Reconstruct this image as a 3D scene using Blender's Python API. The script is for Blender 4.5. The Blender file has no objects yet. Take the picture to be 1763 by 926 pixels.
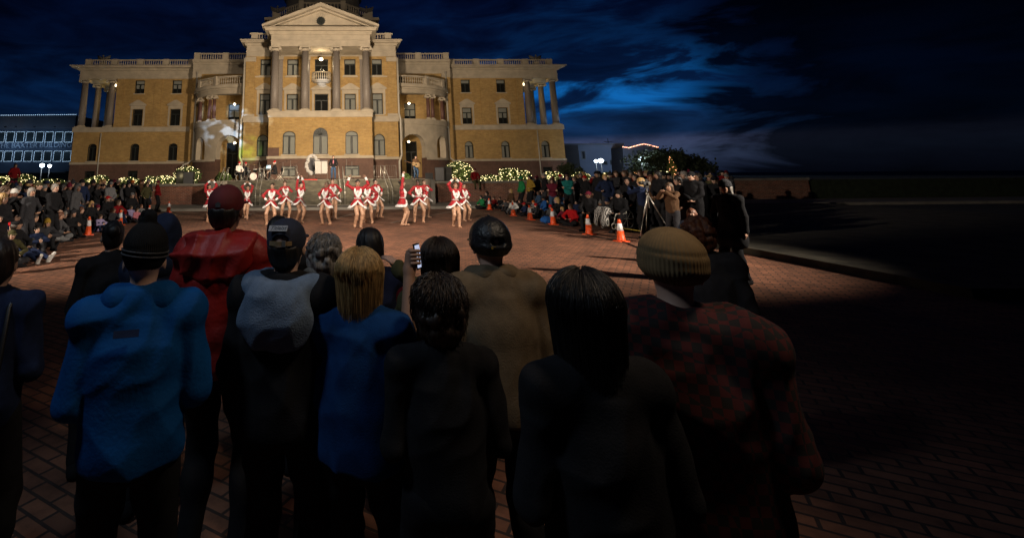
import bpy, math, random
import numpy as np
from mathutils import Matrix, Vector
random.seed(7); rng = np.random.default_rng(7)
S = bpy.context.scene
COL = S.collection
rad = math.radians

# ---------------------------------------------------------------- camera
F = 850.0; W0 = 1763.0
TH = math.atan(187/850.0); ROLL = rad(.55)
_R0 = np.array([1, 0, 0.]); FW = np.array([0, math.cos(TH), math.sin(TH)]); _U0 = np.array([0, -math.sin(TH), math.cos(TH)])
RV = _R0*math.cos(ROLL)-_U0*math.sin(ROLL); UV = _U0*math.cos(ROLL)+_R0*math.sin(ROLL)
CAM = np.array([0, 0, 1.9])
cd = bpy.data.cameras.new('camera'); cam = bpy.data.objects.new('camera', cd); COL.objects.link(cam)
cam.matrix_world = Matrix(((RV[0], UV[0], -FW[0], 0), (RV[1], UV[1], -FW[1], 0), (RV[2], UV[2], -FW[2], 1.9), (0, 0, 0, 1)))
cd.sensor_width = 36; cd.lens = F/W0*36; cd.sensor_fit = 'HORIZONTAL'
cd.shift_x = (881.5-600)/W0; cd.shift_y = -(463-115)/W0
cd.clip_start = .05; cd.clip_end = 3000
S.camera = cam

# ---------------------------------------------------------------- colour management
S.view_settings.view_transform = 'Standard'; S.view_settings.look = 'None'
S.view_settings.gamma = 1; S.view_settings.use_curve_mapping = False
S.view_settings.exposure = 0.0
S.render.engine = 'CYCLES'
S.cycles.max_bounces = 5; S.cycles.diffuse_bounces = 2; S.cycles.glossy_bounces = 2
S.cycles.transparent_max_bounces = 8; S.cycles.transmission_bounces = 2
S.cycles.use_denoising = True
S.cycles.sample_clamp_indirect = 4

# ---------------------------------------------------------------- world: cloudy dusk sky
w = bpy.data.worlds.new('World'); S.world = w; w.use_nodes = True
nt = w.node_tree; N = nt.nodes; L = nt.links; N.clear()
def nd(t, **k):
    n = N.new(t)
    for a, b in k.items(): setattr(n, a, b)
    return n
def ramp(n, pts):
    cr = n.color_ramp
    while len(cr.elements) < len(pts): cr.elements.new(.5)
    for e, (p, c) in zip(cr.elements, pts):
        e.position = p; e.color = (*c, 1) if len(c) == 3 else c
tc = nd('ShaderNodeTexCoord'); sep = nd('ShaderNodeSeparateXYZ'); L.new(tc.outputs['Generated'], sep.inputs[0])
def M2(op, a, b=None, c=None, clamp=False):
    m = nd('ShaderNodeMath', operation=op); m.use_clamp = clamp
    for i, v in enumerate((a, b, c)):
        if v is None: continue
        if isinstance(v, (int, float)): m.inputs[i].default_value = v
        else: L.new(v, m.inputs[i])
    return m.outputs[0]
x, y, z = sep.outputs
az = M2('ARCTAN2', x, y)                       # 0 ahead, + right
hl = M2('POWER', M2('ADD', M2('MULTIPLY', x, x), M2('MULTIPLY', y, y)), .5)
el = M2('ARCTAN2', z, hl)
cv = nd('ShaderNodeCombineXYZ')
L.new(M2('MULTIPLY', az, 2.6), cv.inputs[0]); L.new(M2('MULTIPLY', el, 9.0), cv.inputs[1])
nz = nd('ShaderNodeTexNoise'); nz.inputs['Scale'].default_value = 2.1; nz.inputs['Detail'].default_value = 7; nz.inputs['Roughness'].default_value = .58; nz.inputs['Distortion'].default_value = .5
L.new(cv.outputs[0], nz.inputs['Vector'])
# clear gap between cloud decks, low in the right of the view
band = nd('ShaderNodeValToRGB'); L.new(M2('MULTIPLY', el, 1/1.5708), band.inputs[0])
def E(deg): return deg/90
ramp(band, [(E(0), (.0,)*3), (E(4.5), (.02,)*3), (E(5.6), (.18,)*3), (E(6.8), (.85,)*3), (E(9.4), (1,)*3), (E(11.0), (.55,)*3), (E(13.0), (.06,)*3), (E(24), (.04,)*3)])
azw = M2('ADD', az, M2('MULTIPLY', M2('SUBTRACT', nz.outputs['Fac'], .5), .55))
azr = nd('ShaderNodeValToRGB'); L.new(M2('ADD', M2('MULTIPLY', azw, 1/3.14159), .5), azr.inputs[0])
def A(deg): return deg/180+.5
ramp(azr, [(A(-60), (.03,)*3), (A(-5), (.06,)*3), (A(10), (.10,)*3), (A(19), (.7,)*3), (A(28), (1,)*3), (A(35), (1,)*3), (A(40), (.08,)*3), (A(60), (.0,)*3)])
cl = M2('MULTIPLY', M2('SUBTRACT', nz.outputs['Fac'], .43), 6.5, clamp=True)
gap = M2('MULTIPLY', M2('MULTIPLY', band.outputs[0], azr.outputs[0]), cl)
base = nd('ShaderNodeValToRGB'); L.new(M2('MULTIPLY', el, 1/1.5708), base.inputs[0])
ramp(base, [(E(0), (.011, .017, .040)), (E(2.0), (.030, .044, .090)), (E(3.1), (.036, .047, .098)), (E(3.75), (.005, .018, .055)), (E(8), (.0022, .014, .058)), (E(14), (.0009, .0045, .022)), (E(24), (.0007, .0030, .020)), (E(60), (.0008, .004, .025))])
mixc = nd('ShaderNodeMix', data_type='RGBA'); mixc.inputs[7].default_value = (.004, .10, .34, 1)
L.new(gap, mixc.inputs[0]); L.new(base.outputs[0], mixc.inputs[6])
azd = nd('ShaderNodeValToRGB'); L.new(M2('ADD', M2('MULTIPLY', azw, 1/3.14159), .5), azd.inputs[0])
ramp(azd, [(A(-60), (.25,)*3), (A(-32), (.6,)*3), (A(-10), (.8,)*3), (A(10), (1,)*3), (A(35), (1,)*3), (A(40.5), (.10,)*3), (A(70), (.05,)*3)])
tex2 = M2('MAXIMUM', M2('ADD', M2('MULTIPLY', nz.outputs['Fac'], 2.8), -.40), .5)
mm = nd('ShaderNodeVectorMath', operation='SCALE'); L.new(mixc.outputs[2], mm.inputs[0]); L.new(M2('MULTIPLY', azd.outputs[0], tex2), mm.inputs[3])
bg = nd('ShaderNodeBackground'); bg.inputs[1].default_value = 1.0; L.new(mm.outputs[0], bg.inputs[0])
out = nd('ShaderNodeOutputWorld'); L.new(bg.outputs[0], out.inputs[0])

# ---------------------------------------------------------------- floodlights and added fills, no fixtures modelled
def lamp(kind, name, loc, to, energy, color, size=.4, angle=60, blend=.6):
    l = bpy.data.lights.new(name, kind); o = bpy.data.objects.new(name, l); COL.objects.link(o)
    l.energy = energy; l.color = color; o.location = loc
    l.shadow_soft_size = size
    if kind == 'SPOT':
        l.spot_size = rad(angle); l.spot_blend = blend
        o.rotation_euler = (Vector(to)-Vector(loc)).to_track_quat('-Z', 'Y').to_euler()
    return o
def gobo(o, scale, lo, hi, k=1.0):
    l = o.data; l.use_nodes = True; t = l.node_tree; e = [q for q in t.nodes if q.type == 'EMISSION'][0]
    tcn = t.nodes.new('ShaderNodeTexCoord'); n = t.nodes.new('ShaderNodeTexNoise'); n.inputs['Scale'].default_value = scale; n.inputs['Detail'].default_value = 2
    t.links.new(tcn.outputs['Normal'], n.inputs['Vector']); m = t.nodes.new('ShaderNodeMapRange'); m.inputs[1].default_value = lo; m.inputs[2].default_value = hi; m.inputs[3].default_value = 0; m.inputs[4].default_value = k
    t.links.new(n.outputs['Fac'], m.inputs[0]); t.links.new(m.outputs[0], e.inputs['Strength'])
WARM = (1, .79, .56); NEUT = (1, .86, .70)
lamp('SPOT', 'facade_floodlight', (0.0, 26.5, 6.2), (-2.8, 48, 8.5), 18500, WARM, .5, 128, .9)
lamp('SPOT', 'dome_fill_light', (3.0, -8, 22), (-2.8, 56, 18), 17000, WARM, .5, 46, .5)  # added fill that lifts the dome base and softens facade shadows
lamp('SPOT', 'plaza_flood_or_fill', (17, 4.0, 7.5), (-3.5, 19.5, .8), 21000, NEUT, .2, 50, .7)
lamp('SPOT', 'plaza_flood_or_fill', (-15.5, 4.0, 6.8), (3, 20, .5), 13000, NEUT, .2, 48, .6)
lamp('SPOT', 'plaza_flood_or_fill', (-1.5, 6.5, 9.0), (-.5, 19.0, .8), 6800, NEUT, .25, 60, .8)  # added frontal fill above the dancers, no such lamp known
lamp('SPOT', 'wing_floodlight', (-26, 30, 7.0), (-26, 62, 9), 900, WARM, .4, 100, .9)
lamp('SPOT', 'wing_floodlight', (22, 31, 7.0), (22, 62, 9), 600, WARM, .4, 100, .9)
lamp('SPOT', 'street_lamp_or_fill', (-2.4, 1.3, 4.9), (-.7, 2.5, 1.5), 140, (.66, .82, 1), .3, 66, .7)  # added cool overhead spot for the nearest heads and shoulders, no lamp post
lamp('SPOT', 'street_lamp_or_fill', (2.2, 1.2, 5.1), (0.7, 2.5, 1.5), 190, (1, .78, .56), .3, 60, .7)  # added warm overhead spot for the same people, no lamp post

# ---------------------------------------------------------------- geometry helpers
def ray(px, py): return FW + RV*(px-600)/F + UV*(115-py)/F
def project(p):
    d = np.array(p, float)-CAM; zz = d@FW
    return 600+F*(d@RV)/zz, 115-F*(d@UV)/zz
def ground(px, py, zz=0.0):
    d = ray(px, py); return CAM+d*((zz-CAM[2])/d[2])
def atY(px, py, Y):
    d = ray(px, py); return CAM+d*(Y/d[1])
def atZ(px, Y, zz):
    """point at depth Y and height zz that shows at column px"""
    py = 302.0
    for _ in range(6):
        p = atY(px, py, Y); q = project((p[0], Y, zz)); py = q[1]
    return np.array([p[0], Y, zz])

class MB:
    def __init__(s): s.v = []; s.f = []; s.m = []
    def add(s, vs, fs, mi=0):
        o = len(s.v); s.v += [tuple(map(float, p)) for p in vs]
        for f in fs: s.f.append(tuple(i+o for i in f)); s.m.append(mi)
    def box(s, x0, x1, y0, y1, z0, z1, mi=0):
        s.add([(x0,y0,z0),(x1,y0,z0),(x1,y1,z0),(x0,y1,z0),(x0,y0,z1),(x1,y0,z1),(x1,y1,z1),(x0,y1,z1)],
              [(3,2,1,0),(4,5,6,7),(0,1,5,4),(1,2,6,5),(2,3,7,6),(3,0,4,7)], mi)
    def prism(s, poly, y0, y1, mi=0):          # polygon in xz extruded along y
        n = len(poly); vs = [(x,y0,z) for x,z in poly]+[(x,y1,z) for x,z in poly]
        s.add(vs, [tuple(range(n))[::-1], tuple(range(n,2*n))]+[(i,(i+1)%n,(i+1)%n+n,i+n) for i in range(n)], mi)
    def zprism(s, poly, z0, z1, mi=0):         # polygon in xy extruded along z
        n = len(poly); vs = [(x,y,z0) for x,y in poly]+[(x,y,z1) for x,y in poly]
        s.add(vs, [tuple(range(n))[::-1], tuple(range(n,2*n))]+[(i,(i+1)%n,(i+1)%n+n,i+n) for i in range(n)], mi)
    def lathe(s, prof, c=(0,0,0), n=16, mi=0, sx=1, sy=1):   # prof = [(r,z)]
        vs = []; k = len(prof)
        for r, z in prof:
            for i in range(n):
                a = 2*math.pi*i/n; vs.append((c[0]+r*sx*math.cos(a), c[1]+r*sy*math.sin(a), c[2]+z))
        fs = [(j*n+i, j*n+(i+1)%n, (j+1)*n+(i+1)%n, (j+1)*n+i) for j in range(k-1) for i in range(n)]
        fs += [tuple(range(n))[::-1], tuple((k-1)*n+i for i in range(n))]
        s.add(vs, fs, mi)
    def tube(s, pts, r, n=6, mi=0):
        P = [np.array(p, float) for p in pts]; R = r if isinstance(r, (list, tuple)) else [r]*len(P)
        vs = []; up = None
        for i, p in enumerate(P):
            d = P[min(i+1, len(P)-1)]-P[max(i-1, 0)]; d = d/(np.linalg.norm(d)+1e-9)
            if up is None:
                up = np.array([0,0,1.]) if abs(d[2]) < .9 else np.array([1.,0,0])
            a = np.cross(d, up); a /= np.linalg.norm(a)+1e-9; b = np.cross(d, a); up = -b if False else up
            for k in range(n):
                t = 2*math.pi*k/n; vs.append(p+(a*math.cos(t)+b*math.sin(t))*R[i])
        k = len(P)
        fs = [(j*n+i, (j+1)*n+i, (j+1)*n+(i+1)%n, j*n+(i+1)%n) for j in range(k-1) for i in range(n)]
        fs += [tuple(range(n)), tuple((k-1)*n+i for i in range(n))[::-1]]
        s.add(vs, fs, mi)
    def ball(s, c, r, n=8, m=5, mi=0):
        rr = (r,)*3 if isinstance(r, (int, float)) else r
        prof = [(math.sin(math.pi*j/m), -math.cos(math.pi*j/m)) for j in range(m+1)]
        vs = [(c[0], c[1], c[2]-rr[2])]
        for j in range(1, m):
            for i in range(n):
                a = 2*math.pi*i/n
                vs.append((c[0]+rr[0]*prof[j][0]*math.cos(a), c[1]+rr[1]*prof[j][0]*math.sin(a), c[2]+rr[2]*prof[j][1]))
        vs.append((c[0], c[1], c[2]+rr[2]))
        fs = [(0, 1+(i+1)%n, 1+i) for i in range(n)]
        fs += [(1+j*n+i, 1+j*n+(i+1)%n, 1+(j+1)*n+(i+1)%n, 1+(j+1)*n+i) for j in range(m-2) for i in range(n)]
        t = len(vs)-1; b = 1+(m-2)*n
        fs += [(b+i, b+(i+1)%n, t) for i in range(n)]
        s.add(vs, fs, mi)
    def mesh(s, name, smooth=False):
        me = bpy.data.meshes.new(name); me.from_pydata(s.v, [], s.f)
        if smooth: me.polygons.foreach_set('use_smooth', [True]*len(me.polygons))
        if any(s.m): me.polygons.foreach_set('material_index', s.m)
        me.update(); return me
    def build(s, name, mat, parent=None, smooth=False, loc=None):
        return link(name, s.mesh(name, smooth), mat, parent, loc)
def link(name, me, mat, parent=None, loc=None):
    if mat is not None and len(me.materials) == 0:
        for m in (mat if isinstance(mat, (list, tuple)) else [mat]): me.materials.append(m)
    o = bpy.data.objects.new(name, me); COL.objects.link(o)
    if parent is not None: o.parent = parent
    if loc is not None: o.location = loc
    return o
def empty(name, loc=(0,0,0), rz=0):
    o = bpy.data.objects.new(name, None); COL.objects.link(o); o.location = loc; o.rotation_euler = (0,0,rz); o.empty_display_size = .2
    return o
def tag(o, label=None, cat=None, group=None, kind=None):
    for k, v in (('label', label), ('category', cat), ('group', group), ('kind', kind)):
        if v: o[k] = v
    return o
def copy_tree(o, parent=None):
    c = o.copy(); COL.objects.link(c)
    if parent is not None: c.parent = parent
    for ch in list(o.children): copy_tree(ch, c)
    return c

# ---------------------------------------------------------------- materials
def mat(name, col, rough=.7, noise=.0, nscale=8, bump=0, bscale=40, metal=0, spec=.5, emit=None, estr=1, sheen=0):
    m = bpy.data.materials.new(name); m.use_nodes = True; t = m.node_tree; b = t.nodes['Principled BSDF']
    b.inputs['Base Color'].default_value = (*col, 1); b.inputs['Roughness'].default_value = rough
    b.inputs['Metallic'].default_value = metal; b.inputs['Specular IOR Level'].default_value = spec
    if sheen: b.inputs['Sheen Weight'].default_value = sheen
    tcn = t.nodes.new('ShaderNodeTexCoord')
    if noise:
        n = t.nodes.new('ShaderNodeTexNoise'); n.inputs['Scale'].default_value = nscale; n.inputs['Detail'].default_value = 5
        t.links.new(tcn.outputs['Object'], n.inputs['Vector'])
        r = t.nodes.new('ShaderNodeValToRGB'); r.color_ramp.elements[0].position = .3; r.color_ramp.elements[1].position = .72
        r.color_ramp.elements[0].color = (*[c*(1-noise) for c in col], 1); r.color_ramp.elements[1].color = (*[min(1, c*(1+noise)) for c in col], 1)
        t.links.new(n.outputs['Fac'], r.inputs[0]); t.links.new(r.outputs[0], b.inputs['Base Color'])
    if bump:
        n2 = t.nodes.new('ShaderNodeTexNoise'); n2.inputs['Scale'].default_value = bscale; n2.inputs['Detail'].default_value = 4
        t.links.new(tcn.outputs['Object'], n2.inputs['Vector'])
        bp = t.nodes.new('ShaderNodeBump'); bp.inputs['Strength'].default_value = bump; bp.inputs['Distance'].default_value = .02 if bscale < 100 else .004
        t.links.new(n2.outputs['Fac'], bp.inputs['Height']); t.links.new(bp.outputs[0], b.inputs['Normal'])
    if emit:
        b.inputs['Emission Color'].default_value = (*emit, 1); b.inputs['Emission Strength'].default_value = estr
        m.cycles.emission_sampling = 'NONE'
    return m
def brick(name, c1, c2, mortar, bw, bh, mode='wall', noise=.25, nsc=.6, bump=.4, rot=0, msize=.01, vor=False):
    m = bpy.data.materials.new(name); m.use_nodes = True; t = m.node_tree; b = t.nodes['Principled BSDF']; b.inputs['Roughness'].default_value = .75
    tcn = t.nodes.new('ShaderNodeTexCoord'); src = tcn.outputs['Object']
    if mode == 'wall':
        sp = t.nodes.new('ShaderNodeSeparateXYZ'); t.links.new(src, sp.inputs[0])
        ad = t.nodes.new('ShaderNodeMath'); ad.operation = 'ADD'; t.links.new(sp.outputs[0], ad.inputs[0]); t.links.new(sp.outputs[1], ad.inputs[1])
        cb = t.nodes.new('ShaderNodeCombineXYZ'); t.links.new(ad.outputs[0], cb.inputs[0]); t.links.new(sp.outputs[2], cb.inputs[1]); vec = cb.outputs[0]
    else:
        mp = t.nodes.new('ShaderNodeMapping'); mp.inputs['Rotation'].default_value = (0,0,rot); t.links.new(src, mp.inputs[0]); vec = mp.outputs[0]
    br = t.nodes.new('ShaderNodeTexBrick'); br.inputs['Scale'].default_value = 1
    br.inputs['Brick Width'].default_value = bw; br.inputs['Row Height'].default_value = bh; br.inputs['Mortar Size'].default_value = msize
    br.inputs['Mortar Smooth'].default_value = .2; br.inputs['Bias'].default_value = 0
    br.inputs['Color1'].default_value = (*c1, 1); br.inputs['Color2'].default_value = (*c2, 1); br.inputs['Mortar'].default_value = (*mortar, 1)
    t.links.new(vec, br.inputs['Vector'])
    n = t.nodes.new('ShaderNodeTexNoise'); n.inputs['Scale'].default_value = nsc; n.inputs['Detail'].default_value = 6; n.inputs['Roughness'].default_value = .65; t.links.new(src, n.inputs['Vector'])
    mr = t.nodes.new('ShaderNodeMapRange'); mr.inputs[1].default_value = .3; mr.inputs[2].default_value = .7; mr.inputs[3].default_value = 1-noise; mr.inputs[4].default_value = 1+noise
    t.links.new(n.outputs['Fac'], mr.inputs[0])
    n3 = t.nodes.new('ShaderNodeTexNoise'); n3.inputs['Scale'].default_value = nsc*7; n3.inputs['Detail'].default_value = 8; n3.inputs['Roughness'].default_value = .75; t.links.new(src, n3.inputs['Vector'])
    mr3 = t.nodes.new('ShaderNodeMapRange'); mr3.inputs[1].default_value = .36; mr3.inputs[2].default_value = .56; mr3.inputs[3].default_value = 1-noise*.9; mr3.inputs[4].default_value = 1.06; t.links.new(n3.outputs['Fac'], mr3.inputs[0])
    mu = t.nodes.new('ShaderNodeMath'); mu.operation = 'MULTIPLY'; t.links.new(mr.outputs[0], mu.inputs[0]); t.links.new(mr3.outputs[0], mu.inputs[1])
    vm = t.nodes.new('ShaderNodeVectorMath'); vm.operation = 'SCALE'; t.links.new(br.outputs['Color'], vm.inputs[0]); t.links.new(mu.outputs[0], vm.inputs[3])
    t.links.new(vm.outputs[0], b.inputs['Base Color'])
    bp = t.nodes.new('ShaderNodeBump'); bp.inputs['Strength'].default_value = bump; bp.inputs['Distance'].default_value = .015; bp.invert = True
    t.links.new(br.outputs['Fac'], bp.inputs['Height']); t.links.new(bp.outputs[0], b.inputs['Normal'])
    return m
M = {}
M['tan_brick'] = brick('tan_brick', (.51,.33,.115), (.42,.255,.085), (.43,.31,.17), .42, .14, noise=.14, nsc=.5, bump=.5)
M['limestone'] = mat('limestone', (.52,.45,.35), .8, .16, 1.2, .15, 20)
M['brownstone'] = brick('brownstone', (.165,.09,.065), (.135,.073,.055), (.11,.07,.05), 1.3, .5, noise=.2, bump=.3)
M['granite'] = mat('granite', (.26,.225,.20), .5, .3, 30, .1, 60)
M['redgranite'] = mat('redgranite', (.17,.085,.07), .5, .3, 30)
M['roof'] = mat('roof_metal', (.16,.15,.14), .6, .2, 2)
M['frame'] = mat('window_frame_green', (.018,.024,.022), .5)
M['blind'] = mat('window_blind', (.40,.385,.36), .9, .06, 3)
M['unlit_room'] = mat('dark_room', (.012,.011,.010), .9)  # near-black tone stands in for the unlit room behind the glass
M['darkdoor'] = mat('dark_door', (.05,.042,.035), .6)
M['white_paint'] = mat('white_paint', (.62,.58,.50), .5, .08, 3)
M['asphalt'] = mat('asphalt', (.04,.04,.042), .85, .2, 3, .2, 60)
M['plaza'] = brick('plaza_brick', (.33,.135,.072), (.19,.082,.046), (.052,.033,.025), .24, .115, mode='floor', noise=.45, nsc=.45, bump=.6, rot=rad(32), msize=.012)
M['redbrick'] = brick('red_brick', (.30,.10,.055), (.17,.06,.04), (.30,.22,.16), .24, .085, noise=.3, nsc=1.5, bump=.5, msize=.012)
M['concrete'] = mat('concrete', (.24,.215,.18), .85, .25, 1.4, .3, 18)
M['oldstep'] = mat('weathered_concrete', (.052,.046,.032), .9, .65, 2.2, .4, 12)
M['lawn'] = mat('lawn_grass', (.02,.03,.012), .95, .4, 4)
M['line'] = mat('worn_line_paint', (.33,.28,.24), .8, .4, 6)
M['yellowline'] = mat('yellow_curb_paint', (.45,.30,.03), .7, .3, 5)
M['metal'] = mat('galvanised_metal', (.42,.40,.36), .35, .1, 8, metal=.7)
M['black'] = mat('black_plastic', (.015,.015,.016), .45)
M['speakergrey'] = mat('speaker_grille', (.07,.07,.075), .6)
M['glow'] = mat('lamp_globe', (1,1,1), .3, emit=(1,.80,.5), estr=3.2)
M['coolglow'] = mat('street_globe', (1,1,1), .3, emit=(.72,.88,1), estr=14)
g = bpy.data.materials.new('window_glass'); g.use_nodes = True; t = g.node_tree; t.nodes.clear()
o_ = t.nodes.new('ShaderNodeOutputMaterial'); mx = t.nodes.new('ShaderNodeMixShader'); mx.inputs[0].default_value = .025
tr = t.nodes.new('ShaderNodeBsdfTransparent'); tr.inputs[0].default_value = (.85,.88,.87,1); gl = t.nodes.new('ShaderNodeBsdfGlossy'); gl.inputs['Roughness'].default_value = .03; gl.inputs[0].default_value = (.7,.75,.8,1)
t.links.new(tr.outputs[0], mx.inputs[1]); t.links.new(gl.outputs[0], mx.inputs[2]); t.links.new(mx.outputs[0], o_.inputs[0]); M['glass'] = g

# ================================================================ SETTING
def sheet(name, x0, x1, y0, y1, z, m):
    b = MB(); b.add([(x0,y0,z),(x1,y0,z),(x1,y1,z),(x0,y1,z)], [(0,1,2,3)]); o = b.build(name, M[m]); o['kind'] = 'structure'; return o
sheet('ground', -900, 900, -300, 1500, 0, 'asphalt')
sheet('plaza', -24, 24, -8, 28.9, .004, 'plaza')
# sidewalk with kerb
b = MB(); b.box(-60, 60, 28.9, 33.2, -.1, .15); b.build('sidewalk', M['concrete'])['kind'] = 'structure'
_xl = atZ(372, 33.2, .7)[0]; _xr = atZ(742, 33.2, .7)[0]
b = MB(); b.zprism([(-60, 33.35), (_xl-.3, 33.35), (_xl-.3, 35.55), (_xr+.3, 35.55), (_xr+.3, 33.35), (60, 33.35), (60, 90), (-60, 90)], -.1, 1.33); b.build('lawn', M['lawn'])['kind'] = 'structure'
b = MB(); b.box(_xl-.3, _xr+.3, 36.3, 46.5, 1.33, 1.6); b.build('stage_terrace', M['concrete'])['kind'] = 'structure'
# worn painted lines on the plaza
def gline(p0, p1, wd, m, z=.009, name='parking_line'):
    a = ground(*p0); c = ground(*p1); d = (c-a)[:2]; d /= np.linalg.norm(d); n_ = np.array([-d[1], d[0]])*wd/2
    b = MB(); b.add([(a[0]-n_[0],a[1]-n_[1],z),(c[0]-n_[0],c[1]-n_[1],z),(c[0]+n_[0],c[1]+n_[1],z),(a[0]+n_[0],a[1]+n_[1],z)], [(0,1,2,3)])
    o = b.build(name, M[m]); o['kind'] = 'structure'; return o
gline((296, 370), (352, 363), .09, 'line'); gline((418, 372), (452, 363.5), .09, 'line')
gline((556, 381), (612, 368), .09, 'line'); gline((672, 384), (782, 364), .09, 'line')
gline((985, 387), (1135, 412), .16, 'yellowline', .155, 'yellow_kerb_line')
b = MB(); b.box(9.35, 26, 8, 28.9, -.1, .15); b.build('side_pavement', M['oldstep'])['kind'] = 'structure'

# retaining wall in brick, left and right of the steps
def wall_piece(x0, x1, lab):
    r = empty('retaining_wall', (x0, 33.2, .15)); tag(r, lab, 'wall')
    b = MB(); b.box(0, x1-x0, 0, .35, 0, 1.17); b.build('brick_face', M['redbrick'], r)
    b = MB(); b.box(-.04, x1-x0+.04, -.08, .43, 1.17, 1.31); b.build('coping', M['concrete'], r)
XL = atZ(372, 33.2, .7)[0]; XR = atZ(742, 33.2, .7)[0]
wall_piece(-40, XL, 'low red brick retaining wall with concrete coping behind the seated spectators beside the dark loudspeaker')
wall_piece(XR, 30, 'low red brick retaining wall with concrete coping below the big glowing round shrub')
r = empty('stone_steps', ((XL+XR)/2, 31.0, .15)); tag(r, 'wide weathered grey stone steps rising to the band terrace', 'steps')
hw = (XR-XL)/2-.25; b = MB()
for i in range(8): b.box(-hw, hw, .55+i*.5, 5.2, i*.18, (i+1)*.18+.0)
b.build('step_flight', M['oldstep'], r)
for s in (-1, 1):
    b = MB(); b.box(s*hw-.24*(s < 0), s*hw+.24*(s > 0), .5, 5.2, 0, 1.46); b.build('cheek_wall', M['concrete'], r)
def handrail(pxt, pxb, lab):
    a = atZ(pxt, 35.2, 2.5); c = atZ(pxb, 31.4, 1.1); z0 = 1.6
    r = empty('handrail', (c[0], c[1], .15)); tag(r, lab, 'handrail', 'metal handrails on the steps')
    A_ = a-np.array([c[0], c[1], .15]); C_ = np.array([0, 0, c[2]-.15])
    for dx in (0, .28):
        b = MB(); o3 = np.array([dx, 0, 0])
        b.tube([C_+o3, A_+o3, A_+o3+np.array([0, .5, 0])], .024, 6); b.build('rail', M['metal'], r, True)
        b = MB(); b.tube([C_+o3-[0, 0, .95], C_+o3], .022, 6); b.build('post', M['metal'], r, True)
        b = MB(); b.tube([A_+o3-[0, 0, 1.05], A_+o3], .022, 6); b.build('post', M['metal'], r, True)
handrail(386, 371, 'metal handrail nearest the brick wall left of the band')
handrail(448, 440, 'metal double handrail in front of the seated keyboard player')
handrail(583, 586, 'metal double handrail below the man in the dark jacket')
handrail(655, 668, 'metal double handrail beside the basement window, right of the raised arms')

# ================================================================ COURTHOUSE
BA = rad(2.2)
CH = empty('courthouse', (-2.77, 48, 1.33), BA); tag(CH, 'yellow brick three storey courthouse with columned portico, curved balconies and cream balustrades', 'courthouse')
ZO = -1.33   # geometry below is written with world heights
def part(name, b, m, parent=None, smooth=False):
    par = parent or CH
    me = b.mesh(name, smooth); o = link(name, me, m, par)
    if par is CH: o.location = (0, 0, ZO)
    return o
# wall made of vertical strips with openings
def strips(b, f, u0, u1, z0, z1, ops, th=.5, maxdu=None):
    """f(u)->(x,y,nx,ny). ops: (ua,ub,za,zb,arched). openings go right through"""
    us = {u0, u1}
    for (ua, ub, za, zb, ar) in ops:
        n = 14 if ar else 1
        for i in range(n+1): us.add(ua+(ub-ua)*i/n)
    us = sorted(u for u in us if u0-1e-6 <= u <= u1+1e-6)
    if maxdu:
        o = []
        for a, c in zip(us, us[1:]):
            k = max(1, int(math.ceil((c-a)/maxdu))); o += [a+(c-a)*i/k for i in range(k)]
        us = o+[us[-1]]
    def top(u, op):
        ua, ub, za, zb, ar = op
        if not ar: return zb
        c = (ua+ub)/2; hwid = (ub-ua)/2; rr = ar if ar is not True else hwid
        t_ = max(0, 1-((u-c)/hwid)**2); return zb-rr+rr*math.sqrt(t_)
    for a, c in zip(us, us[1:]):
        if c-a < 1e-5: continue
        mid = (a+c)/2; segs = []
        mine = sorted([op for op in ops if op[0]-1e-6 < mid < op[1]+1e-6], key=lambda q: q[2])
        lo = (z0, z0)
        for op in mine:
            segs.append((lo, (op[2], op[2]))); lo = (top(a, op), top(c, op))
        segs.append((lo, (z1, z1)))
        xa, ya, nxa, nya = f(a); xc, yc, nxc, nyc = f(c)
        for (la, lc), (ha, hc) in segs:
            if ha-la < 1e-4 and hc-lc < 1e-4: continue
            V = [(xa,ya,la),(xc,yc,lc),(xc-nxc*th,yc-nyc*th,lc),(xa-nxa*th,ya-nya*th,la),
                 (xa,ya,ha),(xc,yc,hc),(xc-nxc*th,yc-nyc*th,hc),(xa-nxa*th,ya-nya*th,ha)]
            b.add(V, [(3,2,1,0),(4,5,6,7),(0,1,5,4),(2,3,7,6)])
            for side, (i0, i1, i2, i3) in (('l', (0,4,7,3)), ('r', (1,2,6,5))):
                b.add([V[i0],V[i1],V[i2],V[i3]], [(0,1,2,3)])
def flat(y): return lambda u: (u, y, 0, -1)
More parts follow.
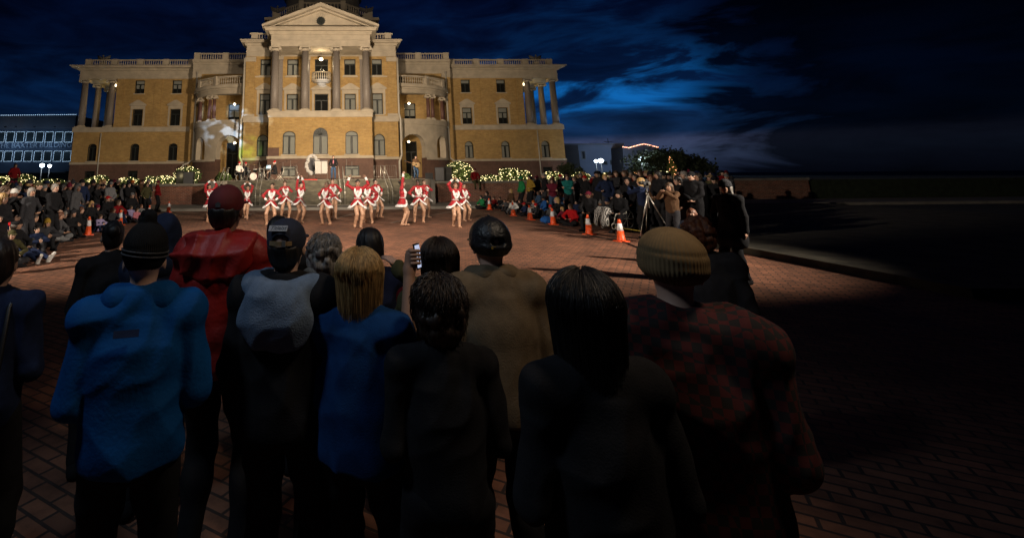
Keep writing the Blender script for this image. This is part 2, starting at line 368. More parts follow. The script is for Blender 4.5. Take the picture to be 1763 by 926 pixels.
def window(x0, x1, z0, z1, y, arched=False, style='blind', ped=False, door=False, rise=None):
    """recessed sash window seen from -y"""
    w_ = x1-x0; c = (x0+x1)/2; rr = w_/2 if rise is None else rise
    r = MB(); fr = .07; yy = y+.16
    def arcpts(inset, n=12):
        a = w_/2-inset; h = rr-inset*.6
        return [(c+a*math.cos(math.pi*(1-i/n)), z1-rr+h*math.sin(math.pi*i/n)) for i in range(n+1)]
    r.box(x0, x0+fr, yy, yy+.1, z0, z1-(rr if arched else 0)); r.box(x1-fr, x1, yy, yy+.1, z0, z1-(rr if arched else 0))
    r.box(x0+fr, x1-fr, yy, yy+.1, z0, z0+fr)
    if arched:
        o1 = arcpts(0); o2 = arcpts(fr)
        for i in range(12):
            r.prism([o1[i], o1[i+1], o2[i+1], o2[i]], yy, yy+.1)
    else: r.box(x0+fr, x1-fr, yy, yy+.1, z1-fr, z1)
    zt = z1-(rr if arched else .30*(z1-z0))       # transom
    if arched: zt -= .05
    r.box(x0+fr, x1-fr, yy-.01, yy+.09, zt-.05, zt+.05)
    r.box(c-.06, c+.06, yy-.005, yy+.08, z0+fr, zt-.05)
    wo = part('window', r, M['frame'])
    p = MB()
    poly = [(x0, z0), (x1, z0)]+([(x1, z1)] + [(x0, z1)] if not arched else [(a_, b_) for a_, b_ in arcpts(0)][::-1])
    p.add([(a_, yy+.05, b_) for a_, b_ in poly], [tuple(range(len(poly)))]); part('pane', p, M['glass'], wo)
    k = MB()
    if style in ('blind', 'half'):
        zb_ = z0+fr if style == 'blind' else z0+(zt-z0)*.55
        g_ = .10 if style == 'blind' else .06
        k.box(x0+fr+.02, c-g_, yy+.14, yy+.18, zb_, zt-.05); k.box(c+g_, x1-fr-.02, yy+.14, yy+.18, zb_, zt-.05)
    if style != 'dark':
        if arched: 
            ap = [(a_, b_) for a_, b_ in arcpts(fr+.02) if b_ > zt+.03]
            if len(ap) > 3: k.prism([(ap[0][0], zt+.05)]+ap+[(ap[-1][0], zt+.05)], yy+.14, yy+.18)
        else: k.box(x0+fr+.02, x1-fr-.02, yy+.14, yy+.18, zt+.05, z1-fr)
    if k.v: part('blind', k, M['blind'], wo)
    d = MB(); d.add([(a_, yy+.34, b_) for a_, b_ in [(x0-.1,z0-.1),(x1+.1,z0-.1),(x1+.1,z1+.1),(x0-.1,z1+.1)]], [(0,1,2,3)]); part('room_shade', d, M['unlit_room'], wo)
    s_ = MB(); s_.box(x0-.12, x1+.12, y-.10, y+.15, z0-.12, z0-.003)
    part('sill', s_, M['limestone'], wo)
    if ped:
        q = MB(); zz = z1+.02
        q.box(x0-.28, x1+.28, y-.08, y+.02, zz, zz+.42)
        q.box(x0-.42, x1+.42, y-.22, y+.02, zz+.42, zz+.58)
        q.prism([(x0-.42, zz+.58), (x1+.42, zz+.58), (c+.38, zz+.98), (c+.15, zz+1.12), (c-.15, zz+1.12), (c-.38, zz+.98)], y-.18, y+.02)
        for sx in (-1, 1): q.box(c+sx*(w_/2+.17)-.11, c+sx*(w_/2+.17)+.11, y-.05, y+.02, z0, zz)
        part('window_pediment', q, M['limestone'], wo)
    elif arched:
        q = MB(); 
        def arcp(rad_): return [(c+rad_*math.cos(math.pi*(1-i/12)), z1-rr+(rr+rad_-w_/2)*math.sin(math.pi*i/12)) for i in range(13)]
        a1 = arcp(w_/2+.04); a2 = arcp(w_/2+.20)
        for i in range(12): q.prism([a2[i], a2[i+1], a1[i+1], a1[i]], y-.04, y+.02)
        part('arch_surround', q, M['tan_brick'], wo)
    return wo
def ops_of(ws): return [(a, c, z0, z1, (rise if rise else True) if ar else False) for (a, c, z0, z1, ar, rise) in ws]
def balusters(b, p0, p1, z0, z1, step=.24, r=.06):
    p0 = np.array(p0, float); p1 = np.array(p1, float); Ln = np.linalg.norm(p1-p0); n = max(1, int(Ln/step)); h = z1-z0
    for i in range(n):
        p = p0+(p1-p0)*(i+.5)/n
        b.lathe([(r*.8,0),(r*.8,h*.08),(r*.5,h*.14),(r*1.1,h*.38),(r*.5,h*.72),(r*.8,h*.92),(r*.8,h)], (p[0], p[1], z0), 6)
def column(x, y, z0, z1, r, m='granite', cap='ionic', n=20):
    h = z1-z0; c = MB(); cb = r*1.0
    c.lathe([(r, .28), (r*1.0, h*.33), (r*.86, h-.42)], (x, y, z0), n)
    co = part('column', c, M[m], smooth=True)
    q = MB(); q.box(x-r*1.35, x+r*1.35, y-r*1.35, y+r*1.35, z0, z0+.12); q.lathe([(r*1.3,.12),(r*1.34,.17),(r*1.1,.22),(r*1.12,.27),(r*1.0,.281)], (x, y, z0), n)
    part('base', q, M['limestone'], co)
    q = MB(); q.lathe([(r*.88,-.43),(r*.95,-.36),(r*1.15,-.22)], (x, y, z1), n); q.box(x-r*1.35, x+r*1.35, y-r*1.25, y+r*1.25, z1-.12, z1-.002)
    for sx in (-1, 1):
        P = [(sx*r*1.22+x+math.cos(2*math.pi*k/10)*.15, z1-.25+math.sin(2*math.pi*k/10)*.15) for k in range(10)]
        q.prism(P, y-r*1.1, y+r*1.1)
    part('capital', q, M['limestone'], co)
    return co

BE0, BE1, WT0, WT1 = 7.45, 8.05, 3.5, 3.75
# ---- central block behind the portico (wall plane y=4.5, |x|<8.2)
YC = 4.5
up = []   # (x0,x1,z0,z1,arched,rise,style,ped)
for s in (-1, 1):
    up += [(s*6.05-.56, s*6.05+.56, 12.5, 14.3, False, None, 'blind' if s < 0 else 'top', False), (s*3.1-.62, s*3.1+.62, 12.5, 14.3, False, None, 'blind' if s < 0 else 'top', False),
           (s*6.05-.56, s*6.05+.56, 8.25, 10.5, False, None, 'blind', True), (s*3.1-.6, s*3.1+.6, 8.75, 10.45, False, None, 'blind', True)]
up += [(-.72, .72, 12.0, 14.3, False, None, 'dark', False), (-.72, .72, 8.15, 10.45, False, None, 'dark', True)]
b = MB(); strips(b, flat(YC), -8.2, 8.2, BE1, 14.6, ops_of([u[:6] for u in up])); part('upper_wall', b, M['tan_brick'])
for u in up: window(*u[:4], YC, u[4], u[6], u[7])
# transparent "railing" row: trim band between floors
for s in (-1, 1):
    for (xa, xb) in ((5.1, 7.15), (2.3, 3.95)):
        b = MB(); lo, hi = sorted((s*xa, s*xb)); b.box(lo, hi, YC-.07, YC+.01, 12.28, 12.42); part('string_course', b, M['limestone'])
gl_ = [(s*6.15-.6, s*6.15+.6, 3.9, 6.15, True, None) for s in (-1, 1)]
b = MB(); strips(b, flat(YC), -8.2, -5.02, WT1, BE0, ops_of(gl_[:1])); part('ground_floor_wall', b, M['tan_brick'])
b = MB(); strips(b, flat(YC), 5.02, 8.2, WT1, BE0, ops_of(gl_[1:])); part('ground_floor_wall', b, M['tan_brick'])
for w_ in gl_: window(*w_[:4], YC, True)
for s in (-1, 1):
    b = MB(); lo, hi = sorted((s*5.3, s*8.28)); b.box(lo, hi, YC-.12, YC+.6, BE0, BE1); part('belt_course', b, M['limestone'])
    b = MB(); b.box(lo, hi, YC-.1, YC+.4, WT0, WT1); part('water_table', b, M['limestone'])
    b = MB(); lo, hi = sorted((s*5.02, s*8.24)); b.box(lo, hi, YC-.05, YC+.5, 1.3, WT0); part('plinth', b, M['brownstone'])
# side returns of the central block
for s in (-1, 1): b = MB(); b.box(min(s*8.2, s*7.7), max(s*8.2, s*7.7), YC+.5, 16, BE1, 14.6); b.box(min(s*8.2, s*7.7), max(s*8.2, s*7.7), YC+.5, 16, 1.3, BE1); part('side_wall', b, M['tan_brick'])
# corner pilasters
for s in (-1, 1):
    b = MB(); x0, x1 = sorted((s*7.15, s*8.12)); b.box(x0, x1, YC-.14, YC-.001, BE1+.25, 14.0)
    po = part('pilaster', b, M['tan_brick'])
    b = MB(); b.box(x0-.06, x1+.06, YC-.22, YC-.001, BE1+.001, BE1+.25); b.box(x0-.08, x1+.08, YC-.24, YC-.001, 14.0, 14.5); part('capital', b, M['limestone'], po)
    for xx in (4.55, 1.62):
        b = MB(); b.box(s*xx-.38, s*xx+.38, YC-.22, YC-.001, BE1, 14.2); po = part('pilaster', b, M['granite'])
        b = MB(); b.box(s*xx-.46, s*xx+.46, YC-.3, YC-.001, 14.2, 14.6); part('capital', b, M['limestone'], po)
def entabl(b, x0, x1, y, z0, zc, proj=.6, yb=None, ends=True):
    """architrave+frieze from z0 and stepped cornice up to zc on the front at y"""
    yb = yb if yb is not None else y+1
    e = 1 if ends else 0; h = zc-z0
    b.box(x0, x1, y-.05, yb, z0, z0+h*.28); b.box(x0-.04*e, x1+.04*e, y-.10, yb, z0+h*.28, z0+h*.34)
    b.box(x0, x1, y-.02, yb, z0+h*.34, z0+h*.66)
    for k, (p, a, c) in enumerate(((.22,.66,.76),(.34,.76,.82),(.82,.82,.92),(1.0,.92,1.0))):
        b.box(x0-proj*p*e, x1+proj*p*e, y-proj*p, yb, z0+h*a, z0+h*c)
b = MB(); entabl(b, -8.15, 8.15, YC, 14.6, 16.4, .65, 16); part('entablature', b, M['limestone'])
def parapet(x0, x1, y, z0, z1, piers, thick=.3, name='balustrade'):
    b = MB(); b.box(x0, x1, y, y+thick, z0, z0+.16); b.box(x0, x1, y-.03, y+thick+.03, z1-.16, z1-.02)
    pp = sorted(piers); edges = []
    for p in pp: b.box(p-.36, p+.36, y-.06, y+thick+.06, z0, z1+.03)
    ed = [x0]+[v for p in pp for v in (p-.36, p+.36)]+[x1]
    for a, c in zip(ed[0::2], ed[1::2]):
        if c-a > .3: balusters(b, (a, y+thick/2), (c, y+thick/2), z0+.16, z1-.16, .27, .08)
    return part(name, b, M['limestone'])
for s in (-1, 1):
    lo, hi = sorted((s*4.6, s*7.9)); parapet(lo, hi, YC+.1, 16.4, 17.3, [s*7.35])
# ---- portico
base_w = [(-3.64, -2.4, 3.9, 6.1, True, .4), (-.72, .72, 3.9, 6.42, True, None), (2.4, 3.64, 3.9, 6.1, True, .4)]
b = MB(); strips(b, flat(0), -5.02, 5.02, WT1, BE0, ops_of(base_w))
b.box(-5.02, -4.55, .5, YC, WT1, BE0); b.box(4.55, 5.02, .5, YC, WT1, BE0); part('portico_base_wall', b, M['tan_brick'])
for w_ in base_w: window(*w_[:4], 0, True, 'blind', rise=w_[5])
q = MB()
for k in range(1, 8): a_ = math.pi*k/8; q.tube([(.08*math.cos(a_), .13, 5.7+.08*math.sin(a_)), (.64*math.cos(a_), .13, 5.7+.62*math.sin(a_))], .02, 4)
q.prism([(.66*math.cos(math.pi*i/12), 5.72+.64*math.sin(math.pi*i/12)) for i in range(13)], .17, .2); part('fanlight', q, M['frame'])
b = MB(); b.box(-5.1, 5.1, -.12, YC+.1, BE0, BE1-.12); b.box(-5.2, 5.2, -.22, YC-.13, BE1-.12, BE1); part('portico_floor', b, M['limestone'])
b = MB(); b.box(-5.12, 5.12, -.1, YC-.06, WT0, WT1); part('water_table', b, M['limestone'])
b = MB(); strips(b, flat(-.02), -5.06, 5.06, 1.3, WT0, [(2.35, 3.7, 1.85, 2.8, False), (-3.7, -2.35, 1.85, 2.8, False)]); b.box(-5.06, -4.6, .5, YC-.06, 1.3, WT0); b.box(4.6, 5.06, .5, YC-.06, 1.3, WT0); part('portico_plinth', b, M['brownstone'])
window(2.35, 3.7, 1.85, 2.8, -.02); window(-3.7, -2.35, 1.85, 2.8, -.02)
b = MB(); b.box(-5.03, -3.95, -.035, .0-.001, WT1+.001, 4.55); part('stone_patch', b, M['brownstone'])
for xx in (-4.55, -1.56, 1.56, 4.55): column(xx, .42, BE1, 14.58, .40)
b = MB(); entabl(b, -4.98, 4.98, .1, 14.6, 16.45, .7, YC-.7); b.box(-4.98, -4.4, YC-.7, YC-.001, 14.62, 16.39); b.box(4.4, 4.98, YC-.7, YC-.001, 14.62, 16.39)
part('portico_entablature', b, M['limestone'])
b = MB(); b.prism([(-5.1, 16.45), (5.1, 16.45), (0, 18.55)], .3, .8)
for s in (-1, 1):
    P = [(s*5.85, 16.46), (s*5.85, 16.70), (0, 19.0), (0, 18.62)]
    b.prism(P if s < 0 else P[::-1], -.62, .9)
    P = [(s*5.2, 16.46), (s*5.2, 16.56), (0, 18.62), (0, 18.40)]
    b.prism(P if s < 0 else P[::-1], -.2, .9)
part('pediment', b, M['limestone'])
q = MB()
for k in range(14):
    a_ = 2*math.pi*k/14; q.tube([(math.cos(a_)*.1, .24, 17.32+math.sin(a_)*.1), (math.cos(a_)*.5, .22, 17.32+math.sin(a_)*.5)], .02, 4)
q.lathe([(0.01, 0), (.46, 0)], (0, 0, 0), 4) if False else None
q.prism([(.44*math.cos(2*math.pi*i/20), 17.32+.44*math.sin(2*math.pi*i/20)) for i in range(20)], .27, .295)
part('round_vent', q, M['frame'])
q = MB()
for sx in (-1, 1):
    for xx, hh in ((1.0, .9), (1.9, .75), (3.3, .4)):
        q.box(sx*xx-.04, sx*xx+.04, .2, .299, 16.6, 16.6+hh)
for k in range(5): q.tube([((k-2)*.2, .24, 17.75), ((k-2)*.17, .22, 18.2-abs(k-2)*.08)], .045, 5)
part('pediment_relief', q, M['limestone'])
b = MB(); b.add([(-5.8,-.6,16.72),(0,-.6,19.02),(0,12,19.02),(-5.8,12,16.72),(5.8,-.6,16.72),(5.8,12,16.72)], [(0,1,2,3),(1,4,5,2)]); part('roof', b, M['roof'])
# little bowed balcony over the middle door
q = MB(); n = 14
def bow(rr, z0, z1): q.zprism([(rr*math.cos(math.pi+math.pi*i/n), YC-.02+rr*.9*math.sin(math.pi+math.pi*i/n)) for i in range(n+1)], z0, z1)
bow(1.05, 11.75, 11.93); bow(.9, 11.6, 11.75); bow(.5, 11.35, 11.6)
for i in range(n): 
    a0 = math.pi+math.pi*(i+.5)/n; q.lathe([(.05,0),(.03,.1),(.07,.3),(.03,.55),(.05,.7)], (.98*math.cos(a0), YC-.02+.98*.9*math.sin(a0), 11.93), 6)
pts = [(1.0*math.cos(math.pi+math.pi*i/n), YC-.02+.9*math.sin(math.pi+math.pi*i/n), 12.7) for i in range(n+1)]; q.tube(pts, .075, 6)
part('bow_balcony', q, M['limestone'])
# globes
def globe(x, y, z, r=.2, e=120, m='glow', col=(1,.78,.48)):
    q = MB(); q.ball((0,0,0), (r, r, r*.8), 12, 8); g_ = q.build('globe_lamp', M[m], CH, True); g_.location = (x, y, z+ZO)
    q = MB(); q.tube([(0,0,r*.7), (0,0,r*.8+.5)], .02, 5); q.build('lamp_stem', M['black'], g_)
    l = bpy.data.lights.new('globe_light', 'POINT'); l.energy = e; l.color = col; l.shadow_soft_size = r; lo = bpy.data.objects.new('globe_light', l); COL.objects.link(lo); lo.parent = g_; lo.location = (0, -r-.05, -.1)
globe(0, 2.2, 13.75, .22, 110)
# ---- crossing and dome base above
b = MB()
b.box(-6.3, 6.3, 7.5, 20, 17.0, 19.6); b.box(-6.7, 6.7, 7.1, 20.4, 19.6, 19.95)
part('dome_base', b, M['limestone'])
oc = lambda R_, n=8: [(R_*math.cos(math.pi/8+i*math.pi/4), 15+R_*math.sin(math.pi/8+i*math.pi/4)) for i in range(8)]
b = MB(); b.zprism(oc(6.6), 19.95, 21.2); b.zprism(oc(6.9), 21.2, 21.5); part('drum', b, M['limestone'])
b = MB(); P = oc(6.6)
for i in range(8):
    a_, c_ = P[i], P[(i+1) % 8]; balusters(b, a_, c_, 21.5, 22.3, .4, .1); b.tube([(a_[0], a_[1], 22.35), (c_[0], c_[1], 22.35)], .12, 4); b.box(a_[0]-.3, a_[0]+.3, a_[1]-.3, a_[1]+.3, 21.5, 22.55)
part('drum_balustrade', b, M['limestone'])
b = MB(); b.lathe([(4.9, 0), (4.9, 3.2), (5.2, 3.3), (5.2, 3.7), (4.6, 4.2), (4.3, 7)], (0, 15, 21.5), 32); part('dome', b, M['roof'], smooth=False)
def eagle(x, y, z):
    q = MB(); q.box(x-.55, x+.55, y-.4, y+.4, z, z+.35); q.box(x-.38, x+.38, y-.3, y+.3, z+.35, z+.75)
    e = part('eagle_statue', q, M['limestone'])
    q = MB(); q.ball((x, y, z+1.15), (.2, .25, .4)); q.ball((x, y-.12, z+1.62), (.13, .17, .14)); q.tube([(x, y-.25, z+1.62), (x, y-.42, z+1.55)], [.05, .01], 5)
    for s in (-1, 1): q.add([(x+s*.12,y,z+1.0),(x+s*.75,y+.1,z+1.15),(x+s*.9,y+.1,z+1.75),(x+s*.15,y,z+1.45),(x+s*.12,y+.08,z+1.0),(x+s*.75,y+.18,z+1.15),(x+s*.9,y+.18,z+1.75),(x+s*.15,y+.08,z+1.45)], [(0,1,2,3),(7,6,5,4),(0,4,5,1),(1,5,6,2),(2,6,7,3)])
    part('eagle', q, M['roof'], e, True)
eagle(-5.3, 8.2, 19.95); eagle(5.3, 8.2, 19.95)

# ---- wings, mirrored
YW = 15.0
for s in (-1, 1):
    def X(a, c): return tuple(sorted((s*a, s*c)))
    st = 'dark' if s < 0 else 'half'
    wins = []
    for c_ in (18.65, 23.35): 
        wins.append((s*c_-.6, s*c_+.6, 12.3, 14.0, False, None, 'half' if s < 0 else 'top', False))
        wins.append((s*c_-.62, s*c_+.62, 8.2, 10.3, False, None, 'dark' if s < 0 else 'half', True))
    gw = [(s*c_-.55, s*c_+.55, 3.9, 6.0, True, .4 if s < 0 else None) for c_ in (18.65, 23.35, 28.55)]
    lo, hi = X(16.2, 26.2)
    b = MB(); strips(b, flat(YW), lo, hi, BE1, 14.2, ops_of([u[:6] for u in wins])); b.box(*X(25.7, 26.2), YW+.5, YW+14, BE1, 14.2); b.box(*X(16.2, 16.7), YW+.5, YW+3, 1.3, 14.2)
    part('wing_upper_wall', b, M['tan_brick'])
    for u in wins: window(*u[:4], YW, False, u[6], u[7])
    lo, hi = X(16.2, 31)
    b = MB(); strips(b, flat(YW), lo, hi, WT1, BE0, ops_of(gw)); b.box(*X(30.5, 31), YW+.5, YW+14, WT1, BE0); part('wing_ground_wall', b, M['tan_brick'])
    for u in gw: window(*u[:4], YW, True, 'dark' if s < 0 else 'blind', rise=u[5])
    b = MB(); b.box(*X(16.2, 31.15), YW-.14, YW+14, BE0, BE1); part('belt_course', b, M['limestone'])
    b = MB(); b.box(*X(16.2, 31.1), YW-.1, YW+14, WT0, WT1); part('water_table', b, M['limestone'])
    b = MB(); strips(b, flat(YW-.04), *X(16.2, 31.05), 1.0, WT0, [(s*28.55-.6, s*28.55+.6, 1.7, 2.7, False), (s*23.35-.6, s*23.35+.6, 1.7, 2.7, False)]); b.box(*X(30.6, 31.05), YW+.4, YW+14, 1, WT0); part('wing_plinth', b, M['brownstone'])
    for c_ in (28.55, 23.35): window(s*c_-.6, s*c_+.6, 1.7, 2.7, YW-.04, style='dark')
    for xx in (21.0, 25.75): b = MB(); b.box(s*xx-.45, s*xx+.45, YW-.09, YW-.001, BE1, 14.19); part('flat_pilaster', b, M['tan_brick'])
    # end loggia columns
    for xx, yy in ((30.45, YW+.5), (27.0, YW+.5), (30.45, YW+4.2), (30.45, YW+7.6), (27.0, YW+8.5)): column(xx*s, yy, BE1, 14.18, .42, n=16)
    b = MB(); lo, hi = X(16.2, 31.0); entabl(b, lo, hi, YW, 14.2, 15.85, .95, YW+14); part('wing_entablature', b, M['limestone'])
    parapet(*X(16.6, 30.6), YW+.15, 15.85, 16.8, [s*v for v in (30.2, 26.9, 23.6, 20.3, 17.0)])
    eagle(s*29.0, YW+1.6, 16.0)
    q = MB(); q.ball((s*26.35, YW-.1, 13.35), (.12, .12, .2)); part('wall_lamp', q, M['glow'], smooth=True)
    l = bpy.data.lights.new('loggia_light', 'POINT'); l.energy = 60; l.color = (1, .78, .35); l.shadow_soft_size = .15; lo_ = bpy.data.objects.new('loggia_light', l); COL.objects.link(lo_); lo_.parent = CH; lo_.location = (s*27.3, YW+2.6, 13.3+ZO)
    # downspouts
    def spout(pts, r=.09):
        q = MB(); q.tube(pts, r, 8); part('downspout', q, M['white_paint'], smooth=True)
    spout([(s*27.55, YW-.2, 7.3), (s*27.55, YW-.2, 1.4)], .07)
    # ---- recess wall and curved bay
    YR = 13.0
    ww = [(s*9.8-.5, s*9.8+.5, 12.4, 14.0, False, None)]
    b = MB(); lo, hi = X(8.2, 16.2); strips(b, flat(YR), lo, hi, 1.3, 14.4, [(min(s*10.2, s*11.6), max(s*10.2, s*11.6), 1.6, 5.9, False), (min(s*10.2, s*11.6), max(s*10.2, s*11.6), 8.05, 10.6, False)] + ops_of(ww)); b.box(*X(16.0, 16.2), YR+.5, YW+.5, 1.3, 14.4)
    part('recess_wall', b, M['tan_brick']); window(*ww[0][:4], YR, style='dark')
    window(min(s*10.2, s*11.6), max(s*10.2, s*11.6), 1.6, 5.9, YR, style='dark'); window(min(s*10.2, s*11.6), max(s*10.2, s*11.6), 8.1, 10.6, YR, style='half')
    b = MB(); entabl(b, lo, hi, YR, 14.4, 16.2, .5, YR+3, ends=False); part('recess_entablature', b, M['limestone'])
    parapet(lo, hi-(.0), YR+.1, 16.2, 17.15, [s*15.8, s*12.2, s*8.7])
    b = MB(); b.box(*X(15.1, 16.1), YR-.16, YR-.001, 1.3, 13.9); part('pilaster', b, M['tan_brick'])
    b = MB(); b.box(*X(15.05, 16.15), YR-.24, YR-.001, 13.9, 14.4); part('pilaster_capital', b, M['limestone'])
    ax, by = 7.15, 6.0
    def bay(u, off=0.0):
        a_ = rad(u); return (s*(8.2+(ax+off)*math.sin(a_)), YR-(by+off)*math.cos(a_), s*math.sin(a_), -math.cos(a_))
    arcs = [(5, 29, 1.6, 6.35, 1.35), (44, 62, 3.6, 6.3, 1.1), (72, 84, 3.6, 6.2, 1.0)]
    b = MB(); strips(b, lambda u: bay(u), 0.2, 90, WT1, BE0-.0, [(a_, c_, z0_, z1_, r_) for a_, c_, z0_, z1_, r_ in arcs], .7, 3); part('curved_arcade', b, M['limestone'])
    b = MB(); strips(b, lambda u: bay(u, .06), 0.2, 90, 1.3, WT1, [(5, 29, 1.6, 3.75, False)], .85, 3); part('arcade_plinth', b, M['brownstone'])
    b = MB(); strips(b, lambda u: bay(u, .12), 0.2, 90, BE0, BE1, [], 1.0, 3); part('curved_belt', b, M['limestone'])
    b = MB(); strips(b, lambda u: bay(u, .1), 29.5, 90, WT1-.22, WT1, [], .7, 3) ; part('arcade_sill', b, M['limestone'])
    b = MB(); strips(b, lambda u: bay(u, -.05), .2, 90, BE1-.28, BE1-.06, [], 5.2, 5); part('loggia_floor', b, M['concrete'])
    # upper loggia: paired columns carrying the balcony
    for a_ in (37, 43.5, 66, 72, 86):
        x_, y_, _, _ = bay(a_, -.35); column(x_, y_, BE1, 11.0, .22, 'redgranite', n=12)
    b = MB(); strips(b, lambda u: bay(u, .0), .2, 90, 11.0, 11.45, [], .7, 3); strips(b, lambda u: bay(u, .12), .2, 90, 11.45, 11.65, [], .9, 3); strips(b, lambda u: bay(u, .35), .2, 90, 11.65, 11.95, [], 1.2, 3)
    part('balcony_entablature', b, M['limestone'])
    b = MB(); strips(b, lambda u: bay(u, -.1), .2, 90, 11.7, 11.93, [], 5.2, 5); part('balcony_floor', b, M['concrete'])
    b = MB(); strips(b, lambda u: bay(u, .1), .2, 90, 11.95, 12.1, [], .3, 3); strips(b, lambda u: bay(u, .14), .2, 90, 12.86, 13.02, [], .38, 3)
    for a_ in (1, 33, 60, 89):
        x_, y_, _, _ = bay(a_, -.05); b.lathe([(.36, 0), (.36, 1.12)], (x_, y_, 11.95), 4)
    u_ = 4
    while u_ < 88:
        if min(abs(u_-k) for k in (1, 33, 60, 89)) > 3:
            x_, y_, _, _ = bay(u_, -.05); b.lathe([(.07,0),(.04,.12),(.09,.3),(.04,.58),(.07,.76)], (x_, y_, 12.1), 6)
        u_ += 2.3
    part('curved_balustrade', b, M['limestone'])
    globe(s*10.5, YR-1.9, 10.35, .17, 60); globe(s*10.3, YR-1.9, 5.75, .17, 60)
    # tall downspouts with elbows at block corners
    spout([(s*8.30, YC-.15, 14.4), (s*8.30, YC-.15, 8.3), (s*8.42, YC-.3, 7.7), (s*8.42, YC-.3, 3.9), (s*8.25, YC-.45, 3.5), (s*8.15, YC-.45, 3.3), (s*8.15, YC-.45, 1.4)], .11)
    spout([(s*15.55, YR-.3, 14.6), (s*15.55, YR-.3, 3.9), (s*16.0, YR-.4, 3.5), (s*16.6, YR-.4, 3.3), (s*16.6, YR-.4, 1.4)], .12)
    b = MB(); b.box(*X(8, 30.9), YW+1.5, YW+13.5, 15.7, 15.9); part('wing_roof', b, M['roof'])
b = MB(); b.box(-8.1, 8.1, YC+1, 16, 16.2, 16.45); part('flat_roof', b, M['roof'])
# projected snow and green light from two effect projectors on the stage
tgt = CH.location+Vector((-10.3*math.cos(BA)-7.2*math.sin(BA), -10.3*math.sin(BA)+7.2*math.cos(BA), 7.35+ZO))
gobo(lamp('SPOT', 'snow_projector', (-6, 31.5, 4.5), tgt, 42000, (.46, .66, 1), .04, 14, .5), 16, .50, .60)
for (x_, z_, e_) in ((-6.2, 7.75, 260), (0, 11.6, 420), (3.9, 9.5, 300)):
    tgt = Vector((-2.77+x_, 51.6 if x_ < 3 else 48.3, z_)); lamp('SPOT', 'snow_projector', (-3, 31.5, 4.5), tgt, e_*26, (.55, .74, 1), .05, 4.0 if x_ < 3 else 2.2, .7)
gobo(lamp('SPOT', 'green_projector', (-10.9, 40.5, 1.8), (-10.6, 52.2, 4.6), 5600, (.50, 1, .10), .05, 16, .9), 9, .34, .62)

# ================================================================ BODY SURFACES (distance fields -> one continuous mesh)
def smin(a, b, k):
    h = np.clip(.5+.5*(b-a)/k, 0, 1); return b*(1-h)+a*h-k*h*(1-h)
def Cp(a, b, ra, rb, k=.03): return ('c', np.array(a, float), np.array(b, float), ra, rb, k)
def El(c, r, k=.03, R=None): return ('e', np.array(c, float), np.array(r, float), R, k)
def Sub(p): return ('s', p)
def Cut(n, d): return ('p', np.array(n, float), d)      # keep n.x <= d
def prim_bounds(p):
    if p[0] == 'c': r = max(p[3], p[4]); return np.minimum(p[1], p[2])-r, np.maximum(p[1], p[2])+r
    r = max(p[2]); 
    if p[3] is None: return p[1]-p[2], p[1]+p[2]
    return p[1]-r, p[1]+r
def prim_eval(p, X, Y, Z):
    if p[0] == 'c':
        a, b, ra, rb = p[1:5]; ab = b-a; L2 = ab@ab+1e-9
        px, py, pz = X-a[0], Y-a[1], Z-a[2]
        t = np.clip((px*ab[0]+py*ab[1]+pz*ab[2])/L2, 0, 1)
        return np.sqrt((px-t*ab[0])**2+(py-t*ab[1])**2+(pz-t*ab[2])**2)-(ra+(rb-ra)*t)
    c, r, R = p[1:4]; px, py, pz = X-c[0], Y-c[1], Z-c[2]
    if R is not None:
        R = np.asarray(R); px, py, pz = (R[0,0]*px+R[1,0]*py+R[2,0]*pz, R[0,1]*px+R[1,1]*py+R[2,1]*pz, R[0,2]*px+R[1,2]*py+R[2,2]*pz)
    k0 = np.sqrt((px/r[0])**2+(py/r[1])**2+(pz/r[2])**2); k1 = np.sqrt((px/r[0]**2)**2+(py/r[1]**2)**2+(pz/r[2]**2)**2)+1e-9
    return k0*(k0-1)/k1
